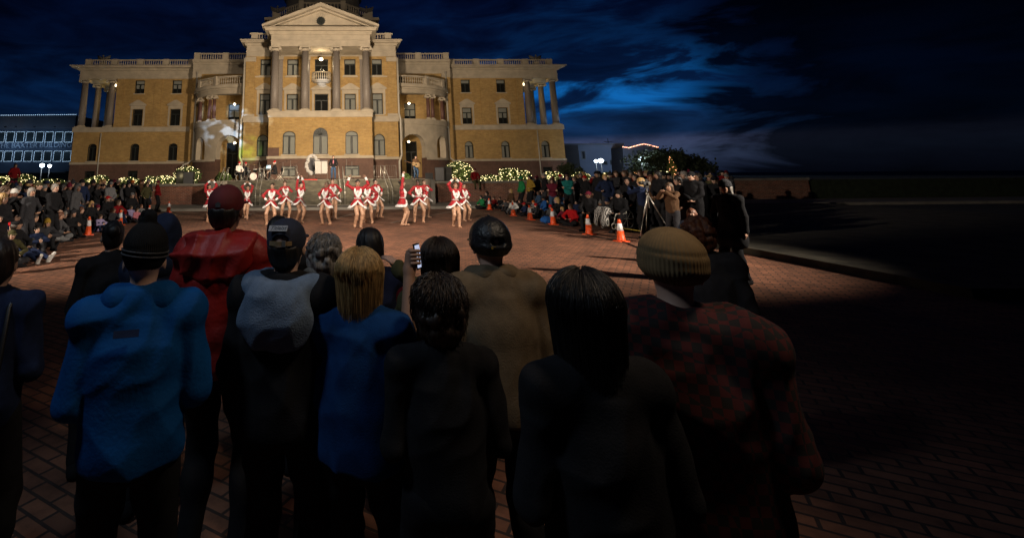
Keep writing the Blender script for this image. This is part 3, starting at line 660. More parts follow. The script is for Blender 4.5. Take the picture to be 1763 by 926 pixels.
def sdf_arrays(prims, res, disp=None):
    pos = [p for p in prims if p[0] in 'ce']
    lo = np.min([prim_bounds(p)[0] for p in pos], 0)-res*3; hi = np.max([prim_bounds(p)[1] for p in pos], 0)+res*3
    n = np.ceil((hi-lo)/res).astype(int)+1
    ax = [lo[i]+np.arange(n[i])*res for i in range(3)]
    D = np.full(n, .3, np.float32)
    for p in prims:
        q = p[1] if p[0] == 's' else p
        if p[0] == 'p':
            X, Y, Z = ax[0][:,None,None], ax[1][None,:,None], ax[2][None,None,:]
            D = np.maximum(D, (p[1][0]*X+p[1][1]*Y+p[1][2]*Z-p[2])).astype(np.float32); continue
        bl_, bh = prim_bounds(q); m = .05+res*2
        i0 = np.clip(np.floor((bl_-m-lo)/res).astype(int), 0, n-1); i1 = np.clip(np.ceil((bh+m-lo)/res).astype(int)+1, 1, n)
        sl = tuple(slice(a, b) for a, b in zip(i0, i1))
        X, Y, Z = ax[0][sl[0]][:,None,None], ax[1][sl[1]][None,:,None], ax[2][sl[2]][None,None,:]
        d = prim_eval(q, X, Y, Z).astype(np.float32)
        if p[0] == 's': D[sl] = np.maximum(D[sl], -d)
        else: D[sl] = smin(D[sl], d, max(p[-1], 1e-4))
    if disp is not None: D = D+disp(ax[0][:,None,None], ax[1][None,:,None], ax[2][None,None,:]).astype(np.float32)
    # surface nets
    s = D < 0; nc = n-1
    acc = np.zeros((*nc, 3), np.float32); cnt = np.zeros(nc, np.int8)
    def sl3(o): return tuple(slice(o[i], o[i]+nc[i]) for i in range(3))
    cs = [(i, j, k) for i in (0,1) for j in (0,1) for k in (0,1)]
    for c0 in cs:
        for a in range(3):
            if c0[a]: continue
            c1 = list(c0); c1[a] = 1
            v0 = D[sl3(c0)]; v1 = D[sl3(c1)]; mk = s[sl3(c0)] != s[sl3(c1)]
            w_ = np.where(mk)
            if not len(w_[0]): continue
            a0 = v0[w_]; a1 = v1[w_]; t_ = a0/(a0-a1)
            pos_ = np.tile(np.array(c0, np.float32), (len(t_), 1)); pos_[:, a] += t_
            acc[w_] += pos_; cnt[w_] += 1
    cells = np.where(cnt > 0); idx = np.full(nc, -1, np.int32); idx[cells] = np.arange(len(cells[0]))
    V = (np.stack(cells, 1)+acc[cells]/cnt[cells][:,None])*res+lo
    Fs = []
    for a in range(3):
        b1, b2 = (a+1) % 3, (a+2) % 3
        s0 = [slice(None)]*3; s1 = [slice(None)]*3; s0[a] = slice(0, -1); s1[a] = slice(1, None)
        ch = s[tuple(s0)] != s[tuple(s1)]
        w_ = np.array(np.where(ch)).T
        ok = (w_[:, b1] > 0) & (w_[:, b2] > 0) & (w_[:, b1] < nc[b1]) & (w_[:, b2] < nc[b2]); w_ = w_[ok]
        if not len(w_): continue
        q = []
        for d1, d2 in ((1,1),(0,1),(0,0),(1,0)):
            c = w_.copy(); c[:, b1] -= d1; c[:, b2] -= d2; q.append(idx[tuple(c.T)])
        q = np.stack(q, 1); inside = s[tuple(w_.T)]
        q[~inside] = q[~inside][:, ::-1]; Fs.append(q)
    Fq = np.concatenate(Fs); Fq = Fq[(Fq >= 0).all(1)]
    return V, Fq
def np_mesh(name, V, Fq, extra=None, matfn=None):
    """extra = list of (verts, faces) appended"""
    me = bpy.data.meshes.new(name)
    verts = V; nv = len(V); loops = Fq.reshape(-1); nf = len(Fq); starts = np.arange(nf)*4; tot = np.full(nf, 4)
    if extra:
        for ev, ef in extra:
            verts = np.concatenate([verts, np.asarray(ev)]) if len(verts) else np.asarray(ev)
            for f in ef:
                starts = np.append(starts, len(loops)); tot = np.append(tot, len(f)); loops = np.concatenate([loops, np.array(f)+nv])
            nv = len(verts)
    me.vertices.add(len(verts)); me.vertices.foreach_set('co', verts.astype(np.float32).ravel())
    me.loops.add(len(loops)); me.loops.foreach_set('vertex_index', loops.astype(np.int32))
    me.polygons.add(len(starts)); me.polygons.foreach_set('loop_start', starts.astype(np.int32)); me.polygons.foreach_set('loop_total', tot.astype(np.int32))
    me.polygons.foreach_set('use_smooth', np.ones(len(starts), bool))
    if matfn is not None:
        cen = verts[Fq].mean(1); mi = np.zeros(len(starts), np.int32); mi[:nf] = matfn(cen)
        me.polygons.foreach_set('material_index', mi)
    me.update(calc_edges=True); me.validate(); return me
def sdf_mesh(name, prims, res, disp=None, extra=None, matfn=None):
    V, Fq = sdf_arrays(prims, res, disp); return np_mesh(name, V, Fq, extra, matfn)
def folds(amp, seed=0, f=(24, 24, 16)):
    r_ = np.random.default_rng(seed); ph = r_.uniform(0, 6, 6)
    def fn(X, Y, Z):
        a = 1-2*np.abs(np.sin(.5*f[0]*X+5*Y+ph[0]+1.6*np.sin(7*Z+ph[1]))); b = 1-2*np.abs(np.sin(.62*f[2]*Z+5*X+ph[2]+1.5*np.sin(9*Y+6*X+ph[3]))); c = 1-2*np.abs(np.sin(15*Z+19*X+9*Y+ph[4]+1.2*np.sin(13*X-11*Z+ph[5])))
        return -amp*(.55*a+.75*b*(.6+.4*np.sin(5*X+3*Z+ph[1]))+.6*c*(.5+.5*np.sin(7*Z-6*X+ph[0])))
    return fn

def rotm(yaw=0, pitch=0, roll=0):
    return np.array((Matrix.Rotation(yaw, 3, 'Z') @ Matrix.Rotation(pitch, 3, 'X') @ Matrix.Rotation(roll, 3, 'Y')))
def ik(a, t, l1, l2, hint):
    a = np.array(a, float); t = np.array(t, float); d = t-a; L_ = np.linalg.norm(d); mx_ = (l1+l2)*.995
    if L_ > mx_: t = a+d*mx_/L_; d = t-a; L_ = mx_
    u = d/L_; x_ = (l1*l1-l2*l2+L_*L_)/(2*L_); h = math.sqrt(max(l1*l1-x_*x_, 0))
    hn = np.array(hint, float); hn = hn-u*(hn@u); hn /= np.linalg.norm(hn)+1e-9
    return a+u*x_+hn*h, t

# pose: local person space, faces -Y, standing height about 1.70
class Pose:
    def __init__(s, pelvis=(0,0,.92), lean=0, side=0, twist=0, hy=0, hp=0, hr=0, wl=(.26,-.05,.80), wr=(-.26,-.05,.80), el=(1,.5,-.2), er=(-1,.5,-.2),
                 al=(.10,0,.08), ar=(-.10,0,.08), kl=(.1,-1,0), kr=(-.1,-1,0), tl=(.15,-1,0), tr=(-.15,-1,0), fem=0, wide=1.0):
        s.P = np.array(pelvis, float); s.R = rotm(rad(twist), rad(-lean) if False else rad(lean), rad(side)); s.fem = fem; s.wide = wide
        T = lambda v: s.P+s.R@np.array(v, float)
        s.T = T; s.waist = T((0,0,.13)); s.chest = T((0,0,.33)); s.neckb = T((0,.012,.50)); 
        sw = (.152 if fem else .168)*wide
        s.shl = T((sw,.01,.455)); s.shr = T((-sw,.01,.455))
        s.HR = rotm(rad(twist)*.5+rad(hy), rad(lean)*.35+rad(hp), rad(hr)); s.H = s.neckb+s.R@np.array((0,-.02,.04))+s.HR@np.array((0,-.012,.125))
        s.ell, s.wl = ik(s.shl, wl, .285, .25, el); s.elr, s.wr = ik(s.shr, wr, .285, .25, er)
        hw_ = .088
        s.hl = T((hw_,0,-.03)); s.hr_ = T((-hw_,0,-.03))
        s.knl, s.al = ik(s.hl, al, .43, .42, kl); s.knr, s.ar = ik(s.hr_, ar, .43, .42, kr)
        s.tl = np.array(tl, float)/np.linalg.norm(tl); s.tr = np.array(tr, float)/np.linalg.norm(tr)
def torso_prims(p, o=0.0, k=.04):
    T, R = p.T, p.R; f = p.fem; w_ = p.wide
    if f: L_ = [El(T((0,.01,-.01)), (.150*w_+o,.108+o,.12+o), k, R), El(T((0,0,.14)), (.108*w_+o,.085+o,.13), k, R), El(T((0,0,.32)), (.132*w_+o,.098+o,.16), k, R), El(T((.062,-.055,.33)), (.06+o*.6,.058+o,.06), k, R), El(T((-.062,-.055,.33)), (.06+o*.6,.058+o,.06), k, R)]
    else: L_ = [El(T((0,.01,0)), (.148*w_+o,.112+o,.13+o), k, R), El(T((0,-.005,.14)), (.135*w_+o,.105+o,.15), k, R), El(T((0,0,.32)), (.162*w_+o,.112+o,.18), k, R)]
    L_.append(Cp(p.shl+(0,0,0), p.shr, .058+o, .058+o, k))
    L_.append(Cp(T((0,.01,.46)), T((0,.012,.49)), .075+o*.8, .065+o*.5, k))
    for sh in (p.shl, p.shr): L_.append(Cp(T((0,.015,.520)), sh*.78+T((0,.02,.47))*.22, .048+o*.55, .042+o*.8, .035))
    return L_
def arm_prims(p, o=0.0, to=1.0, k=.03, cuff=0):
    L_ = []
    for sh, e, w_ in ((p.shl, p.ell, p.wl), (p.shr, p.elr, p.wr)):
        g_ = .9 if p.fem else 1.0
        wv = e+(w_-e)*to
        L_ += [Cp(sh, e, .054*g_+o, .041*g_+o, k), Cp(e, wv, .041*g_+o, (.028 if to > .9 else .033)*g_+o+cuff, k)]
    return L_
def leg_prims(p, o=0.0, end=1.0, k=.035):
    L_ = []
    for h, kn, an in ((p.hl, p.knl, p.al), (p.hr_, p.knr, p.ar)):
        e = kn+(an-kn)*end; m_ = kn+(an-kn)*.3
        L_ += [Cp(h, kn, .085+o, .054+o, k), Cp(kn, e, .052+o, .036+o, k)]
        if o < .02: L_.append(El(m_+np.array((0,.012,0)), (.05+o,.055+o,.10), k))
    return L_
def foot_prims(p, o=0.0, k=.03, tip=1.0):
    L_ = []
    for an, t_ in ((p.al, p.tl), (p.ar, p.tr)):
        h = an+np.array((0,0,-.045))-t_*.03
        L_ += [Cp(an, h, .034+o, .03+o, k), Cp(h, h+t_*.17+np.array((0,0,-.004)), .031+o, .024+o, k)]
    return L_
def hand_extra(w_, d, nrm, sc=1.0, curl=.5):
    """five separate fingers as tubes rooted inside the palm"""
    d = np.array(d, float); d /= np.linalg.norm(d)+1e-9; nrm = np.array(nrm, float); nrm = nrm-d*(nrm@d); nrm /= np.linalg.norm(nrm)+1e-9; sd = np.cross(d, nrm)
    b = MB()
    for i, (off, ln) in enumerate(((-.030,.068),(-.010,.078),(.010,.074),(.029,.058))):
        r0 = w_+d*.065*sc+sd*off*sc; a1 = curl*.6; a2 = curl*1.5
        p1 = r0+(d*math.cos(a1)+nrm*math.sin(a1))*ln*.55*sc; p2 = p1+(d*math.cos(a2)+nrm*math.sin(a2))*ln*.5*sc
        b.tube([r0-d*.02, r0, p1, p2], [.010*sc,.010*sc,.009*sc,.006*sc], 6)
    r0 = w_+d*.03*sc-sd*.03*sc; p1 = r0+(d*.6-sd*.8+nrm*.25)*.035*sc; p2 = p1+(d*.9-sd*.3+nrm*.4)*.03*sc
    b.tube([r0, p1, p2], [.012*sc,.010*sc,.007*sc], 6)
    return b.v, b.f
def head_prims(p, k=.022):
    H, R = p.H, p.HR; T = lambda v: H+R@np.array(v, float)
    return [Cp(p.neckb-np.array((0,0,.03)), H+R@np.array((0,.02,-.06)), .054, .050, .02), El(T((0,.018,.022)), (.074,.092,.092), k, R), El(T((0,-.022,-.045)), (.056,.062,.070), k, R),
            El(T((0,-.052,-.088)), (.026,.022,.022), .02, R), El(T((0,-.060,.012)), (.058,.030,.030), .02, R), Cp(T((0,-.082,.008)), T((0,-.104,-.026)), .009, .014, .012),
            El(T((.077,.010,-.012)), (.010,.020,.032), .008, R), El(T((-.077,.010,-.012)), (.010,.020,.032), .008, R), El(T((0,-.084,-.058)), (.024,.012,.009), .01, R),
            El(T((.032,-.060,-.028)), (.024,.022,.022), .02, R), El(T((-.032,-.060,-.028)), (.024,.022,.022), .02, R)]
def face_mat(p):
    def fn(c):
        q = (c-p.H)@p.HR       # into head space
        mi = np.zeros(len(c), np.int32)
        for sx in (-1, 1):
            mi[((q[:,0]-sx*.031)/.014)**2+((q[:,2]-.004)/.008)**2 < 1] |= 0
            e = (((q[:,0]-sx*.031)/.015)**2+((q[:,2]-.002)/.009)**2 < 1) & (q[:,1] < -.05); mi[e] = 1
            e = (((q[:,0]-sx*.031)/.020)**2+((q[:,2]-.026)/.006)**2 < 1) & (q[:,1] < -.05); mi[e] = 1
        e = (((q[:,0])/.024)**2+((q[:,2]+.058)/.010)**2 < 1) & (q[:,1] < -.05); mi[e] = 2
        return mi
    return fn
def body_mesh(p, res=.012, hands=True):
    pr = torso_prims(p, -.012)+arm_prims(p)+leg_prims(p)+foot_prims(p)+head_prims(p)
    ex = []
    for e, w_, sx in ((p.ell, p.wl, 1), (p.elr, p.wr, -1)):
        d = (w_-e)/np.linalg.norm(w_-e); nrm = np.array((-sx*.7, -.5, 0.1)); side = np.cross(d, nrm); side /= np.linalg.norm(side)+1e-9
        pr.append(Cp(w_, w_+d*.05, .026, .024, .02)); pr.append(Cp(w_+d*.055-side*.02, w_+d*.055+side*.02, .017, .017, .02))
        ex.append(hand_extra(w_, d, nrm))
    return sdf_mesh('person', pr, res, None, ex if hands else None, face_mat(p))

# ---- clothing
def up(p): return p.R@np.array((0,0,1.))
def jacket_mesh(p, res=.014, o=.028, hem=.02, seed=0, amp=.006, collar=True, puff=0, long=0):
    pr = torso_prims(p, o)+[El(p.T((0,.005,.16)), (.150*p.wide+o,.108+o,.36), .05, p.R)]; u = up(p)
    if long: pr += [Cp(p.hl, p.hl+(p.knl-p.hl)*long, .11+o, .13+o, .06), Cp(p.hr_, p.hr_+(p.knr-p.hr_)*long, .11+o, .13+o, .06)]
    else: pr.append(Cut(-u, -(u@p.P)+hem+.04))
    if collar:
        pr.append(Cp(p.T((0,.01,.47)), p.T((0,.0,.535)), .085, .072, .02)); hu = p.HR@np.array((0,0,1.)); pr.append(Cut(hu, hu@(p.H+p.HR@np.array((0,0,-.095)))))
    pr += arm_prims(p, o*.75, .97, k=.012, cuff=.004)
    dp = folds(amp, seed)
    if puff:
        f0 = dp; dp = lambda X, Y, Z: f0(X, Y, Z)-puff*np.abs(np.sin(Z*26+.4*np.sin(X*9)))
    return sdf_mesh('jacket', pr, res, dp)
def trouser_mesh(p, res=.014, o=.018, seed=1, end=.96, skirt=0):
    u = up(p); pr = [El(p.T((0,.01,-.02)), (.155+o*.5,.118+o*.6,.12), .04, p.R), Cut(u, u@p.P+.06)]+leg_prims(p, o, end)
    return sdf_mesh('trousers', pr, res, folds(.005, seed))
def shoe_mesh(p, an, t_, res=.011):
    h = an+np.array((0,0,-.035))-t_*.035
    pr = [Cp(an+np.array((0,0,.01)), h, .046, .045, .03), Cp(h, h+t_*.20+np.array((0,0,-.003)), .043, .036, .03), Cut((0,0,-1), -(min(an[2], .09)-.088) if an[2] < .2 else 9)]
    return sdf_mesh('shoe', pr, res)
# ---- hair and hats live in head space (origin at head centre, face towards -Y)
def hn(amp, f=60, seed=0):
    ph = np.random.default_rng(seed).uniform(0, 6, 4)
    def fn(X, Y, Z): 
        a_ = np.arctan2(X, -Y+.001); return amp*(np.sin(a_*14+ph[0]+2*np.sin(Z*20+ph[1]))+.6*np.sin(a_*31+ph[2]+9*Z)+.4*np.sin(Z*f+ph[3]))
    return fn
FACE = Sub(El((0,-.105,-.045), (.064,.075,.082)))
def hair_short(seed=0, r=.010): return sdf_mesh('hair', [El((0,.024,.030), (.076+r,.094+r,.090+r), .02), El((0,.055,-.03), (.068+r,.055+r,.07), .03), Sub(El((0,-.115,-.03), (.072,.080,.075))), Cut((0,0,-1), .105)], .009, hn(.0022, 60, seed))
def hair_bob(seed=0, l=.14): return sdf_mesh('hair', [El((0,.022,.032), (.090,.108,.100), .02), Cp((.05,.03,-.02), (.062,.03,-l), .05, .042, .04), Cp((-.05,.03,-.02), (-.062,.03,-l), .05, .042, .04), Cp((0,.06,-.02), (0,.06,-l), .065, .055, .04), FACE, Sub(El((0,-.12,-.12), (.055,.09,.09)))], .008, hn(.0016, 50, seed))
def hair_long(seed=0): return sdf_mesh('hair', [El((0,.022,.032), (.088,.106,.098), .02), Cp((.05,.03,-.02), (.075,.045,-.26), .048, .035, .04), Cp((-.05,.03,-.02), (-.075,.045,-.26), .048, .035, .04), Cp((0,.06,-.02), (0,.085,-.32), .068, .05, .04), FACE, Sub(El((0,-.12,-.12), (.055,.09,.09)))], .010, hn(.0035, 50, seed))
def hair_bun(seed=0): return sdf_mesh('hair', [El((0,.022,.032), (.081,.100,.095), .02), El((0,.125,.055), (.045,.042,.045), .01), El((0,.06,-.03), (.066,.045,.05), .03), Sub(El((0,-.108,-.035), (.068,.078,.078)))], .009, hn(.0018, 60, seed))
def hair_curly(seed=0, s_=1.0):
    r_ = np.random.default_rng(seed); pr = [El((0,.03,.02), (.09*s_,.105*s_,.10*s_), .02)]
    for i in range(90):
        v = r_.normal(size=3); v /= np.linalg.norm(v)
        if v[1] < -.45 and v[2] < .45: continue
        pr.append(El(np.array((0,.03,.01))+v*np.array((.095,.108,.105))*s_, (.022,.022,.022), .008))
    pr += [El((0,.07,-.06), (.085*s_,.06,.07), .03), Sub(El((0,-.125,-.045), (.066,.08,.085)))]
    return sdf_mesh('hair', pr, .008, hn(.003, 120, seed))
def knit(name, c, n=46, s_=.9):
    m = fab(name, c, bump=0); t = m.node_tree; tcn = [q for q in t.nodes if q.type == 'TEX_COORD'][0]; sp = t.nodes.new('ShaderNodeSeparateXYZ'); t.links.new(tcn.outputs['Object'], sp.inputs[0])
    def mt(op, a, b):
        q = t.nodes.new('ShaderNodeMath'); q.operation = op
        for i, v in enumerate((a, b)):
            if v is None: continue
            if isinstance(v, (int, float)): q.inputs[i].default_value = v
            else: t.links.new(v, q.inputs[i])
        return q.outputs[0]
    an = mt('ARCTAN2', sp.outputs[0], mt('SUBTRACT', sp.outputs[1], .018)); sn = mt('SINE', mt('MULTIPLY', an, n), None)
    bp = t.nodes.new('ShaderNodeBump'); bp.inputs['Strength'].default_value = s_; bp.inputs['Distance'].default_value = .006; t.links.new(sn, bp.inputs['Height']); t.links.new(bp.outputs[0], t.nodes['Principled BSDF'].inputs['Normal']); return m
def beanie(seed=0, pom=False, ribs=.003, cuff=True, tall=0):
    pr = [El((0,.018,.045+tall*.4), (.092,.108,.092+tall), .02)]
    if cuff: pr += [El((0,.018,.018), (.098,.114,.050), .006)]
    pr.append(Cut((0,-.18,-1), .018))
    if pom:
        r_ = np.random.default_rng(3)
        for i in range(26):
            v = r_.normal(size=3); v /= np.linalg.norm(v); pr.append(El(np.array((0,.018,.155+tall))+v*.026, (.014,.014,.014), .006))
    fn = lambda X, Y, Z: ribs*np.sin(np.arctan2(X, -(Y-.018))*34)*(1-.6*np.clip((Z-.06)/.08, 0, 1))+.004*np.exp(-((Z-.062)/.006)**2)
    return sdf_mesh('beanie', pr, .007, fn)
def ballcap(gap=True, deep=0.0):
    pr = [El((0,.018,.035), (.088,.106,.092), .01), Cut((0,-.12,-1), .020+deep), El((0,-.125,.030), (.070,.075,.010), .012)]
    if gap: pr.append(Sub(El((0,.125,.028), (.040,.05,.034))))
    fn = lambda X, Y, Z: .0012*np.abs(np.sin(np.arctan2(X, -(Y-.018))*3))*(Z > .04)
    return sdf_mesh('cap', pr, .006, fn)
def hood(seed=0): return sdf_mesh('hood', [El((0,.030,.030), (.105,.125,.118), .03), Cp((0,.05,-.03), (0,.06,-.17), .100, .115, .05), El((0,.10,.07), (.05,.05,.05), .05), Sub(El((0,-.13,-.035), (.072,.10,.10))), Sub(El((0,0,-.01), (.080,.105,.115)))], .009, folds(.004, seed, (40, 30, 30)))
def santa_parts():
    a = sdf_mesh('hat_crown', [El((0,.018,.06), (.088,.104,.085), .02), Cp((0,.03,.12), (.07,.07,.15), .055, .03, .03), Cp((.07,.07,.15), (.12,.09,.08), .03, .018, .02), Cut((0,0,-1), -.03)], .008)
    b = sdf_mesh('fur_brim', [El((0,.018,.035), (.102,.118,.026), .01), El((.125,.09,.06), (.032,.032,.032), .01)], .008, folds(.003, 2, (90, 80, 80)))
    return a, b

# ---- strands: loose locks over a hair shape (curl makes wavy hair)
def strands(n, l, seed, r0=.098, wid=.0022, curl=0.0, back=True, drop=.10):
    r_ = np.random.default_rng(seed); b = MB()
    for i in range(n):
        a_ = r_.uniform(-2.5, 2.5) if back else r_.uniform(-3.14, 3.14)   # 0 = back
        st = r_.uniform(.05, .7); ll = l*r_.uniform(.80, 1.12); pts = []; rad_ = r0*r_.uniform(.97, 1.05); ph = r_.uniform(0, 6)
        for k in range(9):
            t_ = k/8; el_ = (math.pi/2)*(1-st)-t_*(math.pi/2+.1)*1.0
            if el_ > 0: q = np.array((math.sin(a_)*math.cos(el_), math.cos(a_)*math.cos(el_)*1.14, math.sin(el_)))*rad_+np.array((0,.022,.03))
            else: q = np.array((math.sin(a_), math.cos(a_)*1.05, 0))*rad_*(1-.15*min(1, -el_))+np.array((0,.022,.03+el_*drop*ll/.1))
            q = q+np.array((math.sin(ph+t_*9), math.cos(ph+t_*7), math.sin(ph*2+t_*8)))*curl
            pts.append(q)
        b.tube(pts, [wid*(1-.7*k/8) for k in range(9)], 3)
    me = b.mesh('hair_strands', True); return me

# materials for people
def fab(name, c, **k): return mat(name, c, k.pop('rough', .95), .18, 22, k.pop('bump', .35), 160, spec=.12, **k)
SK = [mat('skin_'+n, c, .55, .06, 20) for n, c in (('light', (.55,.34,.25)), ('tan', (.42,.24,.16)), ('brown', (.20,.10,.065)), ('deep', (.11,.055,.038)))]
M['eye'] = mat('eye_dark', (.02,.014,.012), .3); M['lip'] = mat('lips', (.34,.10,.08), .5)
def hairmat(name, c, c2=None, rough=.5):
    m = mat(name, c, rough, .5, 30); t = m.node_tree
    n = [q for q in t.nodes if q.type == 'TEX_NOISE'][0]; mp = t.nodes.new('ShaderNodeMapping'); mp.inputs['Scale'].default_value = (1, 1, .12)
    tcn = [q for q in t.nodes if q.type == 'TEX_COORD'][0]; t.links.new(tcn.outputs['Object'], mp.inputs[0]); t.links.new(mp.outputs[0], n.inputs['Vector']); n.inputs['Scale'].default_value = 90
    bp = t.nodes.new('ShaderNodeBump'); bp.inputs['Strength'].default_value = .8; bp.inputs['Distance'].default_value = .006
    t.links.new(n.outputs['Fac'], bp.inputs['Height']); t.links.new(bp.outputs[0], t.nodes['Principled BSDF'].inputs['Normal']); return m
HM = {'black': hairmat('hair_black', (.012,.010,.009)), 'dark brown': hairmat('hair_dark_brown', (.030,.018,.012)), 'brown': hairmat('hair_brown', (.075,.042,.024)),
      'blonde': hairmat('hair_blonde', (.48,.30,.12)), 'grey': hairmat('hair_grey', (.22,.20,.18)), 'auburn': hairmat('hair_auburn', (.13,.045,.02))}
CM = {k: fab(k.replace(' ', '_')+'_cloth', v) for k, v in {
 'black': (.014,.014,.016), 'charcoal': (.035,.035,.040), 'dark grey': (.07,.07,.075), 'grey': (.16,.16,.165), 'navy': (.014,.022,.055), 'blue': (.02,.09,.30), 'denim': (.04,.075,.14),
 'teal': (.015,.16,.15), 'green': (.02,.20,.07), 'maroon': (.12,.015,.03), 'red': (.42,.012,.015), 'dark red': (.20,.010,.012), 'tan': (.28,.19,.10), 'brown': (.09,.05,.028), 'olive': (.07,.065,.03),
 'mustard': (.30,.19,.03), 'white': (.62,.60,.57), 'wreath': (.34,.33,.32), 'patch': (.36,.37,.40), 'purple': (.12,.05,.20), 'pink': (.45,.16,.20), 'orange': (.50,.12,.02), 'cream': (.45,.38,.28), 'light blue': (.22,.33,.48), 'lavender': (.30,.25,.42)}.items()}
M['fur'] = mat('white_fur', (.78,.76,.74), .95, .08, 40, .8, 150, sheen=.3); M['costume'] = mat('red_velvet', (.35,.003,.009), .6, .2, 14, .2, 90, sheen=.15)
M['bodice'] = mat('silver_bodice', (.52,.50,.50), .4, .3, 60); M['santa'] = CM['red']; M['tights'] = mat('tan_tights', (.42,.235,.145), .45, .05, 12)
HAIR = {'short': hair_short(1), 'bob': hair_bob(2), 'long': hair_long(3), 'bun': hair_bun(4), 'curly': hair_curly(5)}
LOW = lambda seed, *pr: sdf_mesh('hair', [El((0,.024,.018), (.079,.099,.085), .02), El((0,.055,-.03), (.068,.055,.07), .03)]+list(pr)+[Cut((0,0,1), .012), Sub(El((0,-.115,-.03), (.070,.085,.080))), Cut((0,0,-1), .10+.3*bool(pr))], .008, hn(.002, 60, seed))
HLOW = {'short': LOW(1), 'bun': LOW(6), 'curly': LOW(7, El((.05,.03,-.05), (.05,.06,.06), .03), El((-.05,.03,-.05), (.05,.06,.06), .03), El((0,.07,-.05), (.07,.06,.07), .03)), 'bob': LOW(2, Cp((.05,.03,-.02), (.062,.03,-.14), .045, .04, .04), Cp((-.05,.03,-.02), (-.062,.03,-.14), .045, .04, .04), Cp((0,.06,-.02), (0,.06,-.14), .06, .05, .04), Sub(El((0,-.12,-.12), (.055,.09,.09)))),
        'long': LOW(3, Cp((.05,.03,-.02), (.075,.045,-.26), .045, .035, .04), Cp((-.05,.03,-.02), (-.075,.045,-.26), .045, .035, .04), Cp((0,.06,-.02), (0,.08,-.30), .06, .05, .04), Sub(El((0,-.12,-.12), (.055,.09,.09))))}
HATS = {'beanie': beanie(1), 'pom': beanie(2, True, .002), 'cap': ballcap(), 'hood': hood(1)}
for k_, m_ in list(HAIR.items())+list(HLOW.items())+list(HATS.items()): m_.materials.append(None)

def set_mat(o, *ms):
    me = o.data
    while len(me.materials) < len(ms): me.materials.append(None)
    for i, m_ in enumerate(ms): o.material_slots[i].link = 'OBJECT'; o.material_slots[i].material = m_
def headmatrix(p):
    return Matrix.Translation(Vector(p.H)) @ Matrix(p.HR.tolist()).to_4x4()
def child(name, me, parent, *ms, mw=None):
    o = bpy.data.objects.new(name, me); COL.objects.link(o); o.parent = parent
    if mw is not None: o.matrix_local = mw
    set_mat(o, *ms); return o

# ================================================================ DANCERS
def skirt_arrays(p, seed=0, lift=0):
    """flared short skirt, open in front in an inverted V, with a broad white hem"""
    n = 48; m_ = 8; V = []; 
    r_ = np.random.default_rng(seed); ph = r_.uniform(0, 6)
    def hemlen(phi):     # phi 0 = front
        a_ = abs((phi+math.pi) % (2*math.pi)-math.pi)
        return .085+.235*min(1, (a_/.95))**.8
    def pt(phi, t_, off=0):
        L_ = hemlen(phi); z = .10-L_*t_; fl = (.115+.19*(L_*t_/.32)+off); wv = .012*t_*math.sin(phi*9+ph)
        return p.T((math.sin(phi)*(fl*1.06+wv), -math.cos(phi)*(fl*.86+wv), z))
    S_ = MB(); vs = [pt(2*math.pi*i/n, j/m_*.80) for j in range(m_+1) for i in range(n)]
    vs2 = [pt(2*math.pi*i/n, j/m_*.80, -.012) for j in range(m_+1) for i in range(n)]
    fs = [(j*n+i, j*n+(i+1)%n, (j+1)*n+(i+1)%n, (j+1)*n+i) for j in range(m_) for i in range(n)]
    S_.add(vs, [f[::-1] for f in fs]); S_.add(vs2, fs)
    H_ = MB()
    for i in range(n):
        a0, a1 = 2*math.pi*i/n, 2*math.pi*(i+1)/n
        def tt(phi): 
            a_ = abs((phi+math.pi) % (2*math.pi)-math.pi); return .60 if a_ > .9 else .60-.42*(1-a_/.9)
        ring = []
        for a_ in (a0, a1):
            t0 = tt(a_)+.09; ring.append([pt(a_, t0, .008), pt(a_, (t0+1)/2, .030), pt(a_, 1.0, .020), pt(a_, 1.02, -.010), pt(a_, (t0+1)/2, -.016)])
        k_ = len(ring[0])
        for q in range(k_):
            H_.add([ring[0][q], ring[1][q], ring[1][(q+1)%k_], ring[0][(q+1)%k_]], [(3,2,1,0)])
    return S_, H_
def weld(b, name):
    me = b.mesh(name, True); import bmesh
    bm = bmesh.new(); bm.from_mesh(me); bmesh.ops.remove_doubles(bm, verts=bm.verts, dist=.0005); bmesh.ops.recalc_face_normals(bm, faces=bm.faces); bm.to_mesh(me); bm.free()
    me.polygons.foreach_set('use_smooth', [True]*len(me.polygons)); return me
ARMS = {'up': dict(wl=(.10,-.06,1.78), wr=(-.10,-.06,1.78), el=(1,-.2,.2), er=(-1,-.2,.2)),
        'wide': dict(wl=(.30,-.08,1.74), wr=(-.30,-.08,1.74), el=(1,-.1,-.35), er=(-1,-.1,-.35)),
        'hips': dict(wl=(.20,-.06,1.02), wr=(-.20,-.06,1.02), el=(1,.35,0), er=(-1,.35,0)),
        'cross': dict(wl=(-.02,-.22,1.30), wr=(-.22,-.05,1.02), el=(1,-.2,-.5), er=(-1,.35,0)),
        'high': dict(wl=(.07,-.05,1.92), wr=(-.07,-.05,1.92), el=(1,-.1,0), er=(-1,-.1,0))}
LEGS = {'a': dict(al=(.16,-.02,.08), ar=(-.17,.08,.10), kl=(.35,-1,0), kr=(-.3,-1,0)),
        'b': dict(al=(.05,-.16,.08), ar=(-.07,.12,.11), kl=(-.1,-1,0), kr=(-.1,-1,0)),
        'c': dict(al=(.22,.02,.09), ar=(-.10,-.03,.08), kl=(.4,-1,0), kr=(-.1,-1,0)),
        'd': dict(al=(.10,-.06,.09), ar=(-.10,.05,.10), kl=(.5,-1,0), kr=(.4,-1,0))}
